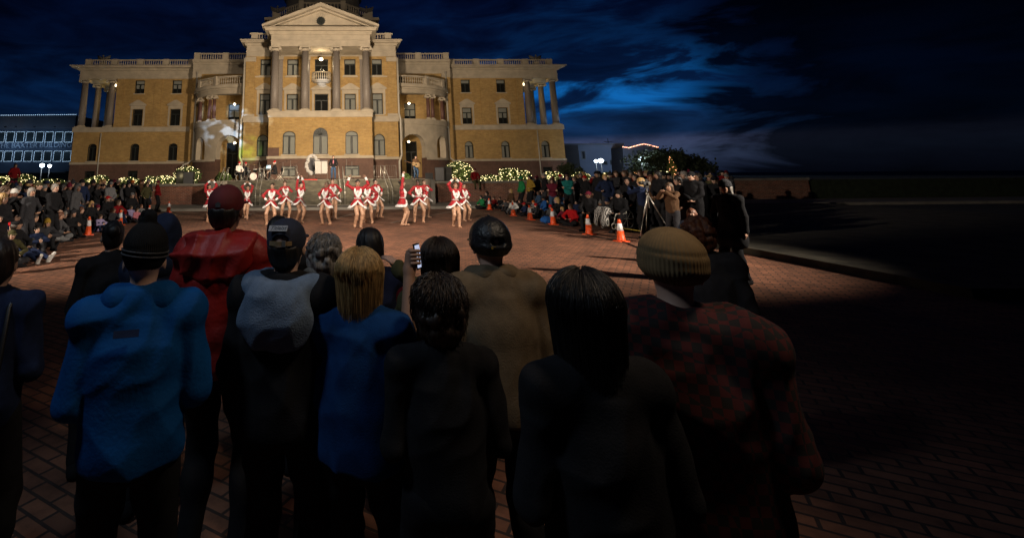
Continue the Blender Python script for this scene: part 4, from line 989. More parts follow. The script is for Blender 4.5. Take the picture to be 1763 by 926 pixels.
#   px  foot_y head_y  arms    legs yaw  lean side  hair skin  label
DAN = [
 (360,383,316,'up','c',38,6,-6,'dark brown',1,'dancer in red and white costume at the end of the line, arms curved overhead'),
 (378,374,317,'hips','b',20,0,3,'black',2,'dancer in red partly hidden behind the man in the red cap, hand on hip'),
 (424,378,319,'up','b',8,3,3,'dark brown',1,'dancer arching both arms overhead just to the right of the red cap'),
 (466,389,315,'hips','a',0,2,3,'dark brown',1,'broad legged dancer with hands on hips above the navy cap wearer'),
 (491,378,311,'cross','a',25,0,-4,'brown',0,'dancer turned aside with one forearm across her chest, behind two front dancers'),
 (515,384,313,'high','d',28,4,8,'black',0,'dancer stretching both hands straight up with her head tipped to the side'),
 (560,387,313,'hips','c',-32,2,5,'brown',2,'dancer leaning with hands on hips and feet apart, red bow in brown hair'),
 (574,377,307,'hips','b',14,0,-4,'brown',0,'dancer in red and white half hidden behind a leaning dancer'),
 (616,393,309,'wide','d',5,0,2,'black',1,'front dancer with both arms raised wide and black centre parted hair'),
 (635,385,311,'hips','a',-24,0,-2,'dark brown',1,'dancer with white heart collar just behind the wide armed front dancer'),
 (650,376,308,'hips','c',40,4,-6,'black',0,'dancer in the rear bending her leg with an elbow pushed outward'),
 (695,389,310,'high','d',80,-2,4,'black',0,'dancer seen in profile with both arms lifted straight overhead'),
 (722,384,309,'hips','a',4,0,0,'black',3,'dark haired dancer facing forward with hands on hips and feet apart'),
 (734,375,309,'cross','b',20,0,-3,'brown',0,'dancer hidden behind the dark haired forward facing dancer'),
 (786,392,314,'up','b',12,4,6,'auburn',1,'end dancer with hands joined above her head and crossed legs'),
 (801,381,315,'hips','c',30,2,5,'dark brown',1,'dancer at the far end of the line mostly hidden behind the one with joined hands')]
BOW = MB(); BOW.ball((.035,.10,.075), (.035,.018,.022), 8, 5); BOW.ball((-.01,.105,.08), (.03,.018,.022), 8, 5); BOW.ball((.012,.112,.078), .012, 6, 4); BOWM = BOW.mesh('hair_bow', True)
def make_dancer(i, px, fy, hy, arms, legs, yaw, lean, side, hc, sk, lab):
    kw = dict(ARMS[arms]); kw.update(LEGS[legs]); 
    p = Pose(pelvis=(0,.02,.90), lean=-lean*.4, side=side, wide=1.10, hy=rng.uniform(-12, 12), hp=-4, hr=side*.3, fem=1, **kw)
    g_ = ground(px, fy); o = bpy.data.objects.new('person', None)
    ex_t = None
    bm_ = body_mesh(p, .0115)
    # bare legs in tan tights take the fourth slot
    o = bpy.data.objects.new('person', bm_); COL.objects.link(o)
    set_mat(o, SK[sk], M['eye'], M['lip'])
    tg = sdf_mesh('tights', leg_prims(p, .012)+[Cp(a_, a_+np.array((0,0,-.03)), .034, .03, .03) for a_ in (p.al, p.ar)]+foot_prims(p, .003), .0115); child('tights', tg, o, M['tights'])
    jk = torso_prims(p, .006)+[Cut(-up(p), -(up(p)@p.P)-.085)]+arm_prims(p, .014, .93)
    child('jacket', sdf_mesh('jacket', jk, .0115, folds(.0035, i)), o, M['costume'])
    sh_ = sdf_mesh('shorts', [El(p.T((0,.01,-.03)), (.155,.115,.11), .04, p.R), Cp(p.hl, p.hl+(p.knl-p.hl)*.16, .092, .088, .03), Cp(p.hr_, p.hr_+(p.knr-p.hr_)*.16, .092, .088, .03)], .014); child('shorts', sh_, o, M['costume'])
    T = p.T; pts = [(.050,.055,.50), (.085,.0,.485), (.105,-.075,.40), (.088,-.125,.31), (.03,-.118,.20), (0,-.105,.15)]
    cl = []
    for sx in (1, -1):
        q = [T((sx*a_, b_, c_)) for a_, b_, c_ in pts]
        for a_, b_, ra, rb in zip(q, q[1:], (.024,.030,.042,.048,.034), (.030,.042,.048,.034,.022)): cl.append(Cp(a_, b_, ra, rb, .012))
    cl.append(Cp(T((.05,.055,.50)), T((-.05,.055,.50)), .022, .022, .02))
    child('fur_collar', sdf_mesh('fur_collar', cl, .010, folds(.003, i+5, (90,80,80))), o, M['fur'])
    child('bodice', sdf_mesh('bodice', [El(T((0,-.100,.335)), (.062,.040,.085), .01, p.R), El(T((0,-.095,.24)), (.03,.03,.06), .03, p.R)], .010), o, M['bodice'])
    S_, H_ = skirt_arrays(p, i); sk_ = child('skirt', weld(S_, 'skirt'), o, M['costume']); child('fur_hem', weld(H_, 'fur_hem'), sk_, M['fur'])
    cf = []
    for e, w_ in ((p.ell, p.wl), (p.elr, p.wr)):
        d = (w_-e)/np.linalg.norm(w_-e); c_ = sdf_mesh('cuff', [Cp(w_-d*.075, w_-d*.012, .047, .046, .01)], .010, folds(.003, i, (90,80,80))); child('cuff', c_, o, M['fur'])
    bl_ = MB(); nn = 24
    for dz in (.012, -.014):
        ring = [T((math.sin(2*math.pi*k/nn)*.128, -math.cos(2*math.pi*k/nn)*.108, .125+dz*math.cos(2*math.pi*k/nn)*1.3)) for k in range(nn+1)]; bl_.tube(ring, .007, 5)
    child('belt', bl_.mesh('belt', True), o, M['fur'])
    hm = headmatrix(p)
    h_ = child('hair', HAIR['bun'], o, HM[hc], mw=hm); child('hair_bow', BOWM, o, CM['red' if i % 2 else 'white'], mw=hm)
    zt = p.H[2]+.125; dist = (g_-CAM)@FW; want = CAM[2]+ (atY(px, hy, g_[1])[2]-CAM[2]); sc = want/zt
    o.scale = (sc,)*3; o.location = (g_[0], g_[1], .004+0); o.rotation_euler = (0, 0, rad(yaw))
    tag(o, lab, 'dancer', 'dancers in red and white costumes'); return o, sc
SCS = []
for i, a_ in enumerate(DAN): SCS.append(round(make_dancer(i, *a_)[1], 2))
print('dancer scales', SCS)

# ================================================================ SPECTATORS
AR = {}
def arch(name, res=.016, o=.026, **k):
    seat = k.pop('seat', None); jk = k.pop('jk', {}); p = Pose(**k)
    AR[name] = dict(p=p, body=body_mesh(p, res, True), jacket=jacket_mesh(p, res, o, seed=len(AR), **jk), trousers=trouser_mesh(p, res), shoes=[shoe_mesh(p, p.al, p.tl, res*.9), shoe_mesh(p, p.ar, p.tr, res*.9)])
D_ = dict(al=(.12,0,.08), ar=(-.12,0,.08))
arch('pockets', wl=(.21,-.12,.93), wr=(-.21,-.12,.93), el=(1,.8,0), er=(-1,.8,0), **D_)
arch('folded', wl=(-.12,-.21,1.17), wr=(.12,-.23,1.14), el=(1,-.1,-1), er=(-1,-.1,-1), hy=8, **D_)
arch('phone', wl=(.06,-.34,1.44), wr=(-.06,-.34,1.44), el=(1,-.3,-1), er=(-1,-.3,-1), **D_)
arch('clasped', wl=(.03,-.21,.98), wr=(-.03,-.21,.98), el=(1,.3,0), er=(-1,.3,0), hy=-14, hp=4, **D_)
arch('coat', wl=(.25,-.04,.84), wr=(-.23,-.10,.90), hy=12, wide=1.06, jk=dict(long=.45), **D_)
arch('woman', fem=1, wl=(.18,-.16,1.05), wr=(-.22,-.04,.86), el=(1,.5,-.2), er=(-1,.6,0), hy=-8, side=3, **D_)
arch('turned', twist=25, wl=(.20,-.10,.90), wr=(-.12,-.22,1.10), el=(1,.5,0), er=(-1,.2,-.5), hy=30, **D_)
arch('crosslegged', pelvis=(0,.05,.13), lean=14, wl=(.14,-.30,.30), wr=(-.14,-.30,.30), el=(1,.3,0), er=(-1,.3,0), al=(-.10,-.30,.08), ar=(.10,-.36,.08), kl=(1,-.3,.2), kr=(-1,-.3,.2), tl=(-1,-.4,0), tr=(1,-.4,0))
arch('kneesup', pelvis=(0,.10,.13), lean=22, wl=(.07,-.34,.42), wr=(-.07,-.36,.40), el=(1,0,-.3), er=(-1,0,-.3), al=(.11,-.40,.08), ar=(-.11,-.36,.08), kl=(.1,-.3,1), kr=(-.1,-.3,1), hp=-10)
arch('legsout', pelvis=(0,.15,.13), lean=4, wl=(.16,-.12,.32), wr=(-.26,.18,.12), el=(1,.3,0), er=(-1,.6,.2), al=(.10,-.66,.08), ar=(-.14,-.58,.08), kl=(.2,-.2,1), kr=(-.2,-.2,1), tl=(.2,-.5,.8), tr=(-.2,-.5,.8), hy=15)
arch('kneeling', pelvis=(0,.02,.36), lean=6, wl=(.14,-.22,.45), wr=(-.14,-.22,.45), el=(1,.3,0), er=(-1,.3,0), al=(.11,.22,.08), ar=(-.11,.22,.08), kl=(.1,-1,-.2), kr=(-.1,-1,-.2), tl=(0,1,.1), tr=(0,1,.1), hp=-6)
arch('seated', pelvis=(0,.05,.52), lean=8, wl=(.13,-.30,.62), wr=(-.13,-.30,.62), el=(1,.3,0), er=(-1,.3,0), al=(.13,-.42,.08), ar=(-.13,-.38,.08), kl=(.1,-.5,1), kr=(-.1,-.5,1))
STANDN = ['pockets', 'folded', 'phone', 'clasped', 'coat', 'woman', 'turned']; SITN = ['crosslegged', 'kneesup', 'legsout', 'kneeling']
def spawn(a, x, y, yaw, h, top='black', bottom='black', hair='short', hc='brown', hat=None, hatc='black', skin=0, label='', group=None, z=0, shoe='black', cat='spectator'):
    A_ = AR[a]; o = bpy.data.objects.new('person', A_['body']); COL.objects.link(o); set_mat(o, SK[skin], M['eye'], M['lip'])
    j = child('coat' if a == 'coat' else 'jacket', A_['jacket'], o, CM[top]); child('trousers', A_['trousers'], o, CM[bottom])
    for s_ in A_['shoes']: child('shoe', s_, o, CM[shoe])
    hm = headmatrix(A_['p'])
    if hair and hat not in ('hood',): child('hair', (HLOW if hat else HAIR)[hair], o, HM[hc], mw=hm)
    if hat: child('hat' if hat != 'hood' else 'hood', HATS[hat], o, CM[hatc], mw=hm)
    sc = h/1.70; o.scale = (sc,)*3; o.location = (x, y, z); o.rotation_euler = (0, 0, rad(yaw)); tag(o, label, cat, group)
    return o
seen = set()
HW = {'short': 'short {} hair', 'bob': 'bobbed {} hair', 'long': 'long {} hair', 'bun': '{} hair in a bun', 'curly': 'curly {} hair'}
VERB = {'pockets': 'standing with hands in pockets', 'folded': 'standing with folded arms', 'phone': 'holding up a phone', 'clasped': 'standing with clasped hands', 'coat': 'standing in a long coat', 'woman': 'standing with one arm bent', 'turned': 'standing half turned', 'crosslegged': 'sitting cross legged', 'kneesup': 'sitting with knees drawn up', 'legsout': 'sitting with legs out', 'kneeling': 'kneeling', 'seated': 'sitting'}
def zone(px):
    for lim, t_ in ((70, 'below the blue window lights'), (150, 'by the twin street lamps'), (215, 'left of the middle cones'), (300, 'near the brick wall end'), (880, 'beside the farthest cone'), (930, 'behind the second cone'), (985, 'behind the third cone'), (1060, 'behind the yellow kerb line'), (1130, 'by the tripod'), (1210, 'behind the tan beanie')):
        if px < lim: return t_
    return 'in the dark at the square corner'
def auto(px, Y, a, **k):
    """spectator at column px and depth Y"""
    child_ = k.pop('kid', False); h = k.pop('h', None) or (rng.uniform(1.15, 1.35) if child_ else rng.uniform(1.60, 1.84)); q = atZ(px, Y, h*.9); left = px < 600
    sit = a in SITN
    yaw = k.pop('yaw', None)
    if yaw is None: yaw = (rng.uniform(50, 95) if left else rng.uniform(-95, -40))
    for t_ in range(60):
        top = k.get('top') or rng.choice(['black','black','black','black','black','charcoal','charcoal','charcoal','navy','navy','maroon','brown','olive','dark grey','dark red','denim'])
        hair = k.get('hair') or rng.choice(['short','short','bob','long','curly','bun']); hc = k.get('hc') or rng.choice(['black','dark brown','dark brown','brown','brown','blonde','grey','auburn'])
        hat = k.get('hat', '?'); hat = (rng.choice([None, None, None, 'beanie', 'cap', 'pom', 'beanie', 'cap', 'hood']) if hat == '?' else hat); hat = None if hat in (None, 'None') else str(hat)
        hatc = k.get('hatc') or rng.choice(['black','black','charcoal','navy','grey','red','maroon','tan'])
        if hat == 'hood': hatc = top
        hd = {'beanie': f'{hatc} beanie', 'cap': f'{hatc} cap', 'pom': f'{hatc} bobble hat', 'hood': 'hood up'}[hat] if hat else HW[str(hair)].format(hc)
        lab = f"{'child' if child_ else 'spectator'} in {top} jacket, {hd}, {VERB[a]}"
        lab2 = lab+' '+zone(px)
        L_ = lab if (lab not in seen and t_ < 1 and False) else lab2
        if L_ not in seen and len(L_.split()) <= 19: break
    seen.add(L_)
    if len(L_.split()) > 16: L_ = L_.replace(' jacket', '').replace('standing ', '').replace('by the twin street lamps', 'before the lit shrubs')
    if len(L_.split()) > 16: L_ = ' '.join(L_.split()[:16])
    sk = k.get('skin', None); sk = int(rng.choice([0,0,0,1,1,2])) if sk is None else sk
    return spawn(a, q[0], q[1], yaw, h, str(top), str(k.get('bottom') or rng.choice(['black','black','black','navy','charcoal'])), str(hair), str(hc), hat, str(hatc), sk, L_, 'spectators watching from the '+('west' if left else 'east')+' side', z=k.get('z', .15 if (not left and q[0] > 9.35) else 0), shoe=k.get('shoe', 'black'))
# --- side below the blue-lit building: seated front row
for a_ in [(44,12.1,'legsout',dict(top='black',hat='pom',hatc='black',hc='dark brown',shoe='white',bottom='navy')), (66,13.5,'kneesup',dict(kid=True,top='navy',hc='black',hair='short',hat=None)), (84,14.1,'kneesup',dict(top='charcoal',hair='long',hc='brown',hat='beanie',hatc='mustard')),
           (103,15.7,'crosslegged',dict(top='dark grey',bottom='grey',hair='long',hc='auburn',hat=None)), (126,16.9,'kneesup',dict(top='black',hair='bob',hc='dark brown',hat='cap',hatc='charcoal')), (159,18.7,'kneeling',dict(top='black',hair='long',hc='blonde',hat=None)),
           (173,18.5,'kneesup',dict(kid=True,top='lavender',hair='long',hc='brown',hat=None)), (24,11.5,'crosslegged',dict(top='olive',hat='cap',hatc='olive',h=1.5)), (208,21.5,'kneesup',dict(kid=True,top='navy',hair='bob',hc='brown',hat=None)),
           (226,22.7,'crosslegged',dict(kid=True,top='lavender',hair='curly',hc='dark brown',hat=None)), (243,23.8,'kneesup',dict(kid=True,top='grey',hair='short',hc='auburn',hat=None)), (236,22.1,'crosslegged',dict(kid=True,top='pink',hair='long',hc='brown',hat=None)), (196,20.8,'crosslegged',dict(kid=True,top='charcoal',hair='short',hc='brown',hat=None)), (186,21.1,'kneeling',dict(top='black',hair='bob',hc='brown',hat='cap',hatc='red'))]:
    auto(a_[0], a_[1], a_[2], **a_[3])
for a_ in [(52,13.4,'woman',dict(top='charcoal',hair='bob',hc='grey',hat=None,yaw=70,h=1.66)), (66,15.2,'folded',dict(top='black',hat='cap',hatc='olive',h=1.80,hair='short',hc='brown')), (94,14.8,'clasped',dict(top='black',hair='short',hc='grey',hat=None,h=1.74,yaw=80)),
           (80,18.2,'pockets',dict(top='black',hat='cap',hatc='navy',h=1.82)), (132,17.2,'woman',dict(top='dark grey',hat='hood',h=1.68)), (141,20.0,'pockets',dict(top='navy',hat='beanie',hatc='black',h=1.83,skin=0)), (168,20.8,'folded',dict(top='black',hair='long',hc='dark brown',hat=None,h=1.66)),
           (190,22.0,'clasped',dict(top='grey',hair='short',hc='grey',hat='cap',hatc='grey',h=1.72)), (8,13.0,'turned',dict(top='black',hair='curly',hc='brown',hat=None,h=1.72)), (24,14.0,'phone',dict(top='black',hat='beanie',hatc='white',h=1.62)), (4,10.6,'folded',dict(top='charcoal',hair='long',hc='blonde',hat=None,h=1.60)),
           (255,27.2,'folded',dict(top='charcoal',bottom='denim',hat='cap',hatc='grey',h=1.80,yaw=60,skin=0)), (228,25.5,'phone',dict(top='black',hat='beanie',hatc='orange',h=1.76)), (243,28.4,'pockets',dict(top='brown',hair='short',hc='auburn',hat=None,h=1.76)),
           (212,24.2,'woman',dict(top='dark grey',hair='bob',hc='black',hat=None,h=1.64)), (204,26.0,'pockets',dict(top='olive',hair='short',hc='grey',hat=None,h=1.78))]:
    auto(a_[0], a_[1], a_[2], **a_[3])
k_ = 0
for Y in (16.5, 18.5, 20.5, 22.5, 24.5, 26.5, 28.4):
    x_lo = -.72*Y; x_hi = -10.9-(.3 if Y < 20 else 0)+(.012*Y)
    x_ = x_lo+rng.uniform(0, .5)
    while x_ < x_hi:
        px = project((x_, Y, 1.6))[0]
        auto(px, Y+rng.uniform(-.4, .4), STANDN[k_ % 7]); k_ += 1; x_ += rng.uniform(.66, .92)
for i, Y in enumerate(np.arange(12.0, 27.5, 1.05)):
    for j_, X_ in enumerate((-10.0, -10.7)):
        if j_ == 0 and Y > 24: continue
        px = project((X_+rng.uniform(-.2, .2), Y, .8))[0]; auto(px, Y+rng.uniform(-.3, .3), SITN[(i+j_) % 4], kid=bool(rng.random() < .45))
# --- side behind the row of cones
for a_ in [(829,28.4,'crosslegged',dict(kid=True,top='green',hair='short',hc='black',hat=None,h=1.4)), (838,30.0,'kneesup',dict(top='charcoal',hair='curly',hc='black',hat=None)), (851,28.7,'kneesup',dict(kid=True,top='dark red',hair='long',hc='brown',hat=None)), (861,28.5,'crosslegged',dict(kid=True,top='black',hair='short',hc='dark brown',hat=None)),
           (869,26.8,'kneesup',dict(kid=True,top='dark grey',hair='short',hc='brown',hat=None)), (879,27.9,'kneeling',dict(top='brown',hair='long',hc='blonde',hat=None,skin=0)), (880,24.9,'legsout',dict(kid=True,top='white',bottom='grey',hair='long',hc='dark brown',hat=None)), (896,26.0,'kneesup',dict(kid=True,top='black',hair='bob',hc='brown',hat=None)),
           (903,23.5,'crosslegged',dict(kid=True,top='navy',hat='cap',hatc='red',hair='short',hc='brown')), (918,24.5,'kneesup',dict(kid=True,top='grey',hair='short',hc='auburn',hat='beanie',hatc='orange')), (923,22.4,'crosslegged',dict(kid=True,top='charcoal',hair='curly',hc='brown',hat='beanie',hatc='red')), (936,23.3,'kneeling',dict(kid=True,top='blue',hair='short',hc='black',hat='beanie',hatc='black')),
           (944,20.9,'legsout',dict(kid=True,top='dark grey',hair='short',hc='auburn',hat='beanie',hatc='red',shoe='white')), (960,21.3,'kneesup',dict(top='black',hair='long',hc='blonde',hat=None)), (981,19.1,'crosslegged',dict(kid=True,top='red',hair='long',hc='brown',hat=None,h=1.5)), (968,20.1,'crosslegged',dict(kid=True,top='maroon',hair='bob',hc='blonde',hat=None))]:
    auto(a_[0], a_[1], a_[2], **a_[3])
for a_ in [(897,27.6,'pockets',dict(top='green',hair='short',hc='dark brown',hat='beanie',hatc='green',h=1.74)), (912,26.4,'woman',dict(top='mustard',hair='curly',hc='black',hat=None,h=1.66)), (950,23.2,'folded',dict(top='maroon',bottom='denim',hair='long',hc='brown',hat=None,h=1.68,yaw=-25,skin=0)), (977,21.8,'folded',dict(top='teal',hair='short',hc='brown',hat=None,h=1.68,yaw=-25,skin=0)),
           (937,24.8,'pockets',dict(top='black',hair='short',hc='grey',hat=None,h=1.76)), (990,22.5,'woman',dict(top='dark grey',hair='bob',hc='brown',hat=None,h=1.62)), (1012,17.4,'seated',dict(top='black',hair='short',hc='brown',hat='cap',hatc='maroon',h=1.7)), (1043,19.0,'turned',dict(top='navy',hair='short',hc='blonde',hat=None,h=1.70,skin=0)),
           (1062,20.5,'folded',dict(top='charcoal',hair='short',hc='brown',hat=None,h=1.82,yaw=-40,skin=0)), (1063,16.8,'seated',dict(top='black',hat='beanie',hatc='black',h=1.75)), (1104,15.2,'phone',dict(top='navy',hair='bob',hc='blonde',hat=None,h=1.74,yaw=-150)), (1122,17.0,'pockets',dict(top='brown',hair='curly',hc='auburn',hat=None,h=1.66)),
           (1153,14.0,'phone',dict(top='brown',hair='long',hc='brown',hat=None,h=1.62,yaw=-60)), (1168,14.4,'pockets',dict(top='black',hair='short',hc='black',hat=None,h=1.78)), (1193,14.0,'clasped',dict(top='black',hair='short',hc='auburn',hat='cap',hatc='black',h=1.76)), (1185,11.0,'kneeling',dict(top='light blue',hair='long',hc='auburn',hat=None,h=1.7))]:
    auto(a_[0], a_[1], a_[2], **a_[3])
k_ = 3
for Y in (15.6, 17.2, 18.8, 20.6, 22.4, 24.6, 27.0):
    x_ = 11.1+rng.uniform(0, .5)-(.035*(Y-15))
    while x_ < .755*Y:
        px = project((x_, Y, 1.6))[0]
        auto(px, Y+rng.uniform(-.4, .4), STANDN[k_ % 7]); k_ += 1; x_ += rng.uniform(.68, .96)

for i, Y in enumerate(np.arange(17.5, 28, 1.15)):
    for j_, X_ in enumerate((9.4, 10.2)):
        px = project((X_+rng.uniform(-.2, .2), Y, .8))[0]; auto(px, Y+rng.uniform(-.3, .3), SITN[(i+j_) % 4], kid=bool(rng.random() < .45))
for px, Y, a_, c_ in ((1250, 9.2, 'coat', 'black'), (30,16.0,'folded','black'), (112,16.9,'kneesup','black'), (98,15.9,'crosslegged','charcoal'), (20,12.6,'kneesup','black'), (70,14.3,'legsout','black'), (138,18.3,'kneesup','black'), (8,11.8,'crosslegged','black'), (60,15.8,'woman','black'), (75,17.0,'pockets','black'), (108,17.9,'turned','black'), (119,18.4,'coat','charcoal'), (20,17.4,'clasped','black'), (45,18.0,'folded','navy'), (90,19.0,'turned','black'), (125,20.0,'pockets','black'), (150,21.4,'folded','black'), (160,22.6,'coat','black'), (178,23.6,'woman','charcoal'), (1080,17.0,'turned','black'), (1095,18.2,'folded','black'), (1135,16.0,'clasped','black'), (1143,17.2,'woman','black'), (1180,16.0,'pockets','charcoal'), (1203,15.2,'folded','black'), (1030,20.4,'coat','black'), (1008,21.4,'pockets','black'), (1000,23.6,'turned','black'), (1052,22.2,'folded','black'), (925,27.0,'clasped','black'), (965,25.6,'woman','black'), (1077,19.4,'pockets','black')): auto(px, Y, a_, top=c_, yaw=(-75 if px > 600 else None), bottom='black')  # first entry is an added figure that throws shadow streaks on the paving
# ================================================================ FOREGROUND SPECTATORS, seen from behind
def fgpos(px, py_top, s, htop=.125):
    zc = F/s; q = CAM+ray(px, py_top)*zc; return q
def fg(px, top_y, s, name_lab, jacket='black', hair='short', hc='dark brown', hat=None, hatc='black', skin=0, yaw=180, jk=None, pose=None, htop=.122, hatmesh=None, hatmat=None, skinny=1.0, hd=1.0):
    """px = column of the head centre, top_y = row of the head top, s = pixels per metre there"""
    pk = dict(wl=(.13,-.20,1.02), wr=(-.13,-.20,1.02), el=(.35,.8,0), er=(-.35,.8,0), **D_); pk.update(pose or {})
    p = Pose(**pk); q = fgpos(px, top_y, s)
    zt = p.H[2]+htop; sc = q[2]/zt
    o = bpy.data.objects.new('person', body_mesh(p, .010)); COL.objects.link(o); set_mat(o, SK[skin], M['eye'], M['lip'])
    k_ = dict(res=.008, o=.030, amp=.009, seed=int(px)); k_.update(jk or {})
    j = child('jacket', jacket_mesh(p, **k_), o, CM[jacket] if isinstance(jacket, str) else jacket)
    child('trousers', trouser_mesh(p, .016), o, CM['black'])
    child('shoe', shoe_mesh(p, p.al, p.tl), o, CM['black']); child('shoe', shoe_mesh(p, p.ar, p.tr), o, CM['black'])
    hm = headmatrix(p)
    h_ = None
    if hair: h_ = child('hair', (HLOW if hat else HAIR)[hair] if isinstance(hair, str) else hair, o, HM[hc], mw=hm)
    ht = None
    if hat: ht = child(hat, hatmesh or HATS[hat], o, hatmat or CM[hatc], mw=hm)
    a_ = rad(yaw); c_, s_ = math.cos(a_), math.sin(a_); hx, hy = p.H[0]*sc, p.H[1]*sc
    o.scale = (sc,)*3; o.location = (q[0]-(hx*c_-hy*s_), q[1]-(hx*s_+hy*c_), 0); o.rotation_euler = (0, 0, a_)
    tag(o, name_lab, 'spectator', 'spectators seen from behind')
    return o, p, j, h_, ht, sc
def strand(h_, par, n, l, seed, hc, hm, **k): 
    me = strands(n, l, seed, **k); me.materials.append(None); child('hair_lock', me, par, HM[hc], mw=hm)
def textobj(name, txt, size, m, parent, mw, shear=0, ext=.0012):
    c = bpy.data.curves.new(name, 'FONT'); c.body = txt; c.size = size; c.shear = shear; c.extrude = ext; c.align_x = 'CENTER'; c.align_y = 'CENTER'
    o = bpy.data.objects.new(name, c); COL.objects.link(o); dg = bpy.context.evaluated_depsgraph_get(); me = bpy.data.meshes.new_from_object(o.evaluated_get(dg)); COL.objects.unlink(o); bpy.data.objects.remove(o)
    me.materials.clear(); me.materials.append(m); o = bpy.data.objects.new(name, me); COL.objects.link(o); o.parent = parent; o.matrix_local = mw; return o
B4 = lambda loc, rx=90, rz=180, ry=0: Matrix.Translation(Vector(loc)) @ Matrix.Rotation(rad(rz), 4, 'Z') @ Matrix.Rotation(rad(rx), 4, 'X') @ Matrix.Rotation(rad(ry), 4, 'Z')   # text facing +Y (back of a person)

# farther heads first
o, p, j, h_, ht, sc = fg(197, 380, 235, 'person in black coat with dark gathered hair standing behind the bobble hat wearer', 'black', 'bun', 'black', yaw=205, jk=dict(o=.022))
HOODY = fab('navy_grey_shell', (.018,.026,.055))
o, p, j, h_, ht, sc = fg(286, 366, 262, 'person with a navy hood pulled up, partly behind the striped bobble hat', HOODY, None, hat='hood', hatmat=HOODY, yaw=200, htop=.145, jk=dict(amp=.010, o=.045))
# red cap, red puffer
REDC = mat('dark_red_cap', (.11,.008,.010), .8, .15, 30, .2, 200); RPUF = mat('red_puffer', (.27,.009,.006), .55, .15, 8, .25, 30)
o, p, j, h_, ht, sc = fg(393, 317, 308, 'tall man in dark red cap and red hooded puffer jacket', RPUF, 'short', 'black', 'cap', hatmat=REDC, skin=2, yaw=172, pose=dict(wide=.95), jk=dict(o=.040, amp=.008, puff=.005), hatmesh=ballcap(False), htop=.127)
hdm = sdf_mesh('hood', [Cp(p.T((.13,.05,.50)), p.T((-.13,.05,.50)), .070, .070, .04), El(p.T((0,.105,.44)), (.17,.085,.12), .04), El(p.T((.17,.085,.455)), (.075,.06,.045), .04), Cp(p.T((.09,-.02,.50)), p.T((.12,.10,.46)), .06, .07, .03), Cp(p.T((-.09,-.02,.50)), p.T((-.12,.10,.46)), .06, .07, .03)], .009, folds(.014, 4, (46, 40, 50))); child('hood', hdm, o, RPUF)
lg = MB(); lg.prism([(-.012,-.012),(.012,-.012),(.014,.004),(0,.014),(-.014,.004)], 0, .002); hm = headmatrix(p)
child('cap_badge', lg.mesh('cap_badge'), ht, CM['dark grey'], mw=Matrix.Translation((.0,.122,.032)))
# dark head just behind navy cap
fg(480, 372, 235, 'dark haired head showing just above the navy patched cap', 'black', 'short', 'black', yaw=180)
# grey hair / short dark hair
o, p, j, h_, ht, sc = fg(559, 404, 300, 'grey haired person in dark coat with olive collar between cap and blonde bob', 'black', hair_curly(9, .98), 'grey', yaw=176); strand(h_, o, 160, .10, 21, 'grey', headmatrix(p), curl=.006, r0=.108)
child('collar', sdf_mesh('collar', [Cp(p.T((.07,.03,.53)), p.T((-.07,.03,.53)), .062, .062, .02), Cp(p.T((.07,.03,.53)), p.T((.06,-.05,.52)), .05, .04, .02), Cp(p.T((-.07,.03,.53)), p.T((-.06,-.05,.52)), .05, .04, .02)], .009, folds(.005, 3, (60, 30, 90))), o, CM['olive'])
NAVR = fab('navy_and_maroon', (.012,.016,.04))
o, p, j, h_, ht, sc = fg(635, 394, 275, 'person with short dark hair in navy jacket with maroon sleeve, ahead of blonde bob', NAVR, hair_short(8, .016), 'black', yaw=190)
sl = sdf_mesh('sleeve', [Cp(p.shr, p.elr, .085, .07, .02), Cp(p.elr, p.wr, .07, .05, .02)], .010, folds(.006, 2)); child('sleeve', sl, o, CM['maroon'])
# phone woman
o, p, j, h_, ht, sc = fg(754, 411, 335, 'person with straight brown hair filming the dance on a phone', CM['olive'], hair_bob(7, .13), 'dark brown', yaw=180, pose=dict(wr=(.19,-.30,1.50), er=(.2,-.5,-1), fem=1, wl=(.06,-.34,1.30), el=(1,-.2,-1)))
strand(h_, o, 1100, .22, 31, 'dark brown', headmatrix(p), r0=.105, wid=.0012)
# the hand with the phone
ph = atY(719, 441, 2.62); pm = MB(); pm.box(-.037, .037, -.005, .005, -.075, .075); ph_o = pm.build('smartphone', M['black'], None); ph_o.location = ph; ph_o.rotation_euler = (rad(-8), 0, rad(58)); ph_o.scale = (.8,.8,.8); tag(ph_o, 'smartphone with glowing screen held up by the brown haired person', 'phone')
SCR = mat('phone_screen', (.1,.1,.12), .2, emit=(.62,.70,.95), estr=.8); pm = MB(); pm.box(-.033, .033, -.0065, -.0052, -.066, .066); pm.build('screen', SCR, ph_o)
pm = MB(); pm.box(-.008, .012, -.0075, -.0067, -.05, .03); pm.build('screen_picture', M['black'], ph_o)
# move her raised forearm: a forearm and a hand closed on the phone, continuous skin with sleeve
fa = np.array(ph)+np.array((-.045, -.01, -.06)); ea = fa+np.array((-.02, -.06, -.26))
hp_ = [Cp(ea, fa, .040, .027, .02), Cp(fa, fa+np.array((.012,.0,.07)), .028, .030, .02)]
b = MB()
for i in range(4):
    r0 = fa+np.array((.0, -.012+.0, .028+.019*i)); b.tube([r0, r0+np.array((.012,-.016,.004)), r0+np.array((.040,-.018,.006)), r0+np.array((.052,-.012,.004))], [.011,.010,.009,.007], 6)
r0 = fa+np.array((.01, .012, .05)); b.tube([r0, r0+np.array((.02,.012,.03)), r0+np.array((.045,.010,.04))], [.012,.010,.007], 6)
child('forearm', sdf_mesh('forearm', hp_, .007, None, [(b.v, b.f)]), o, SK[1], mw=o.matrix_basis.inverted())
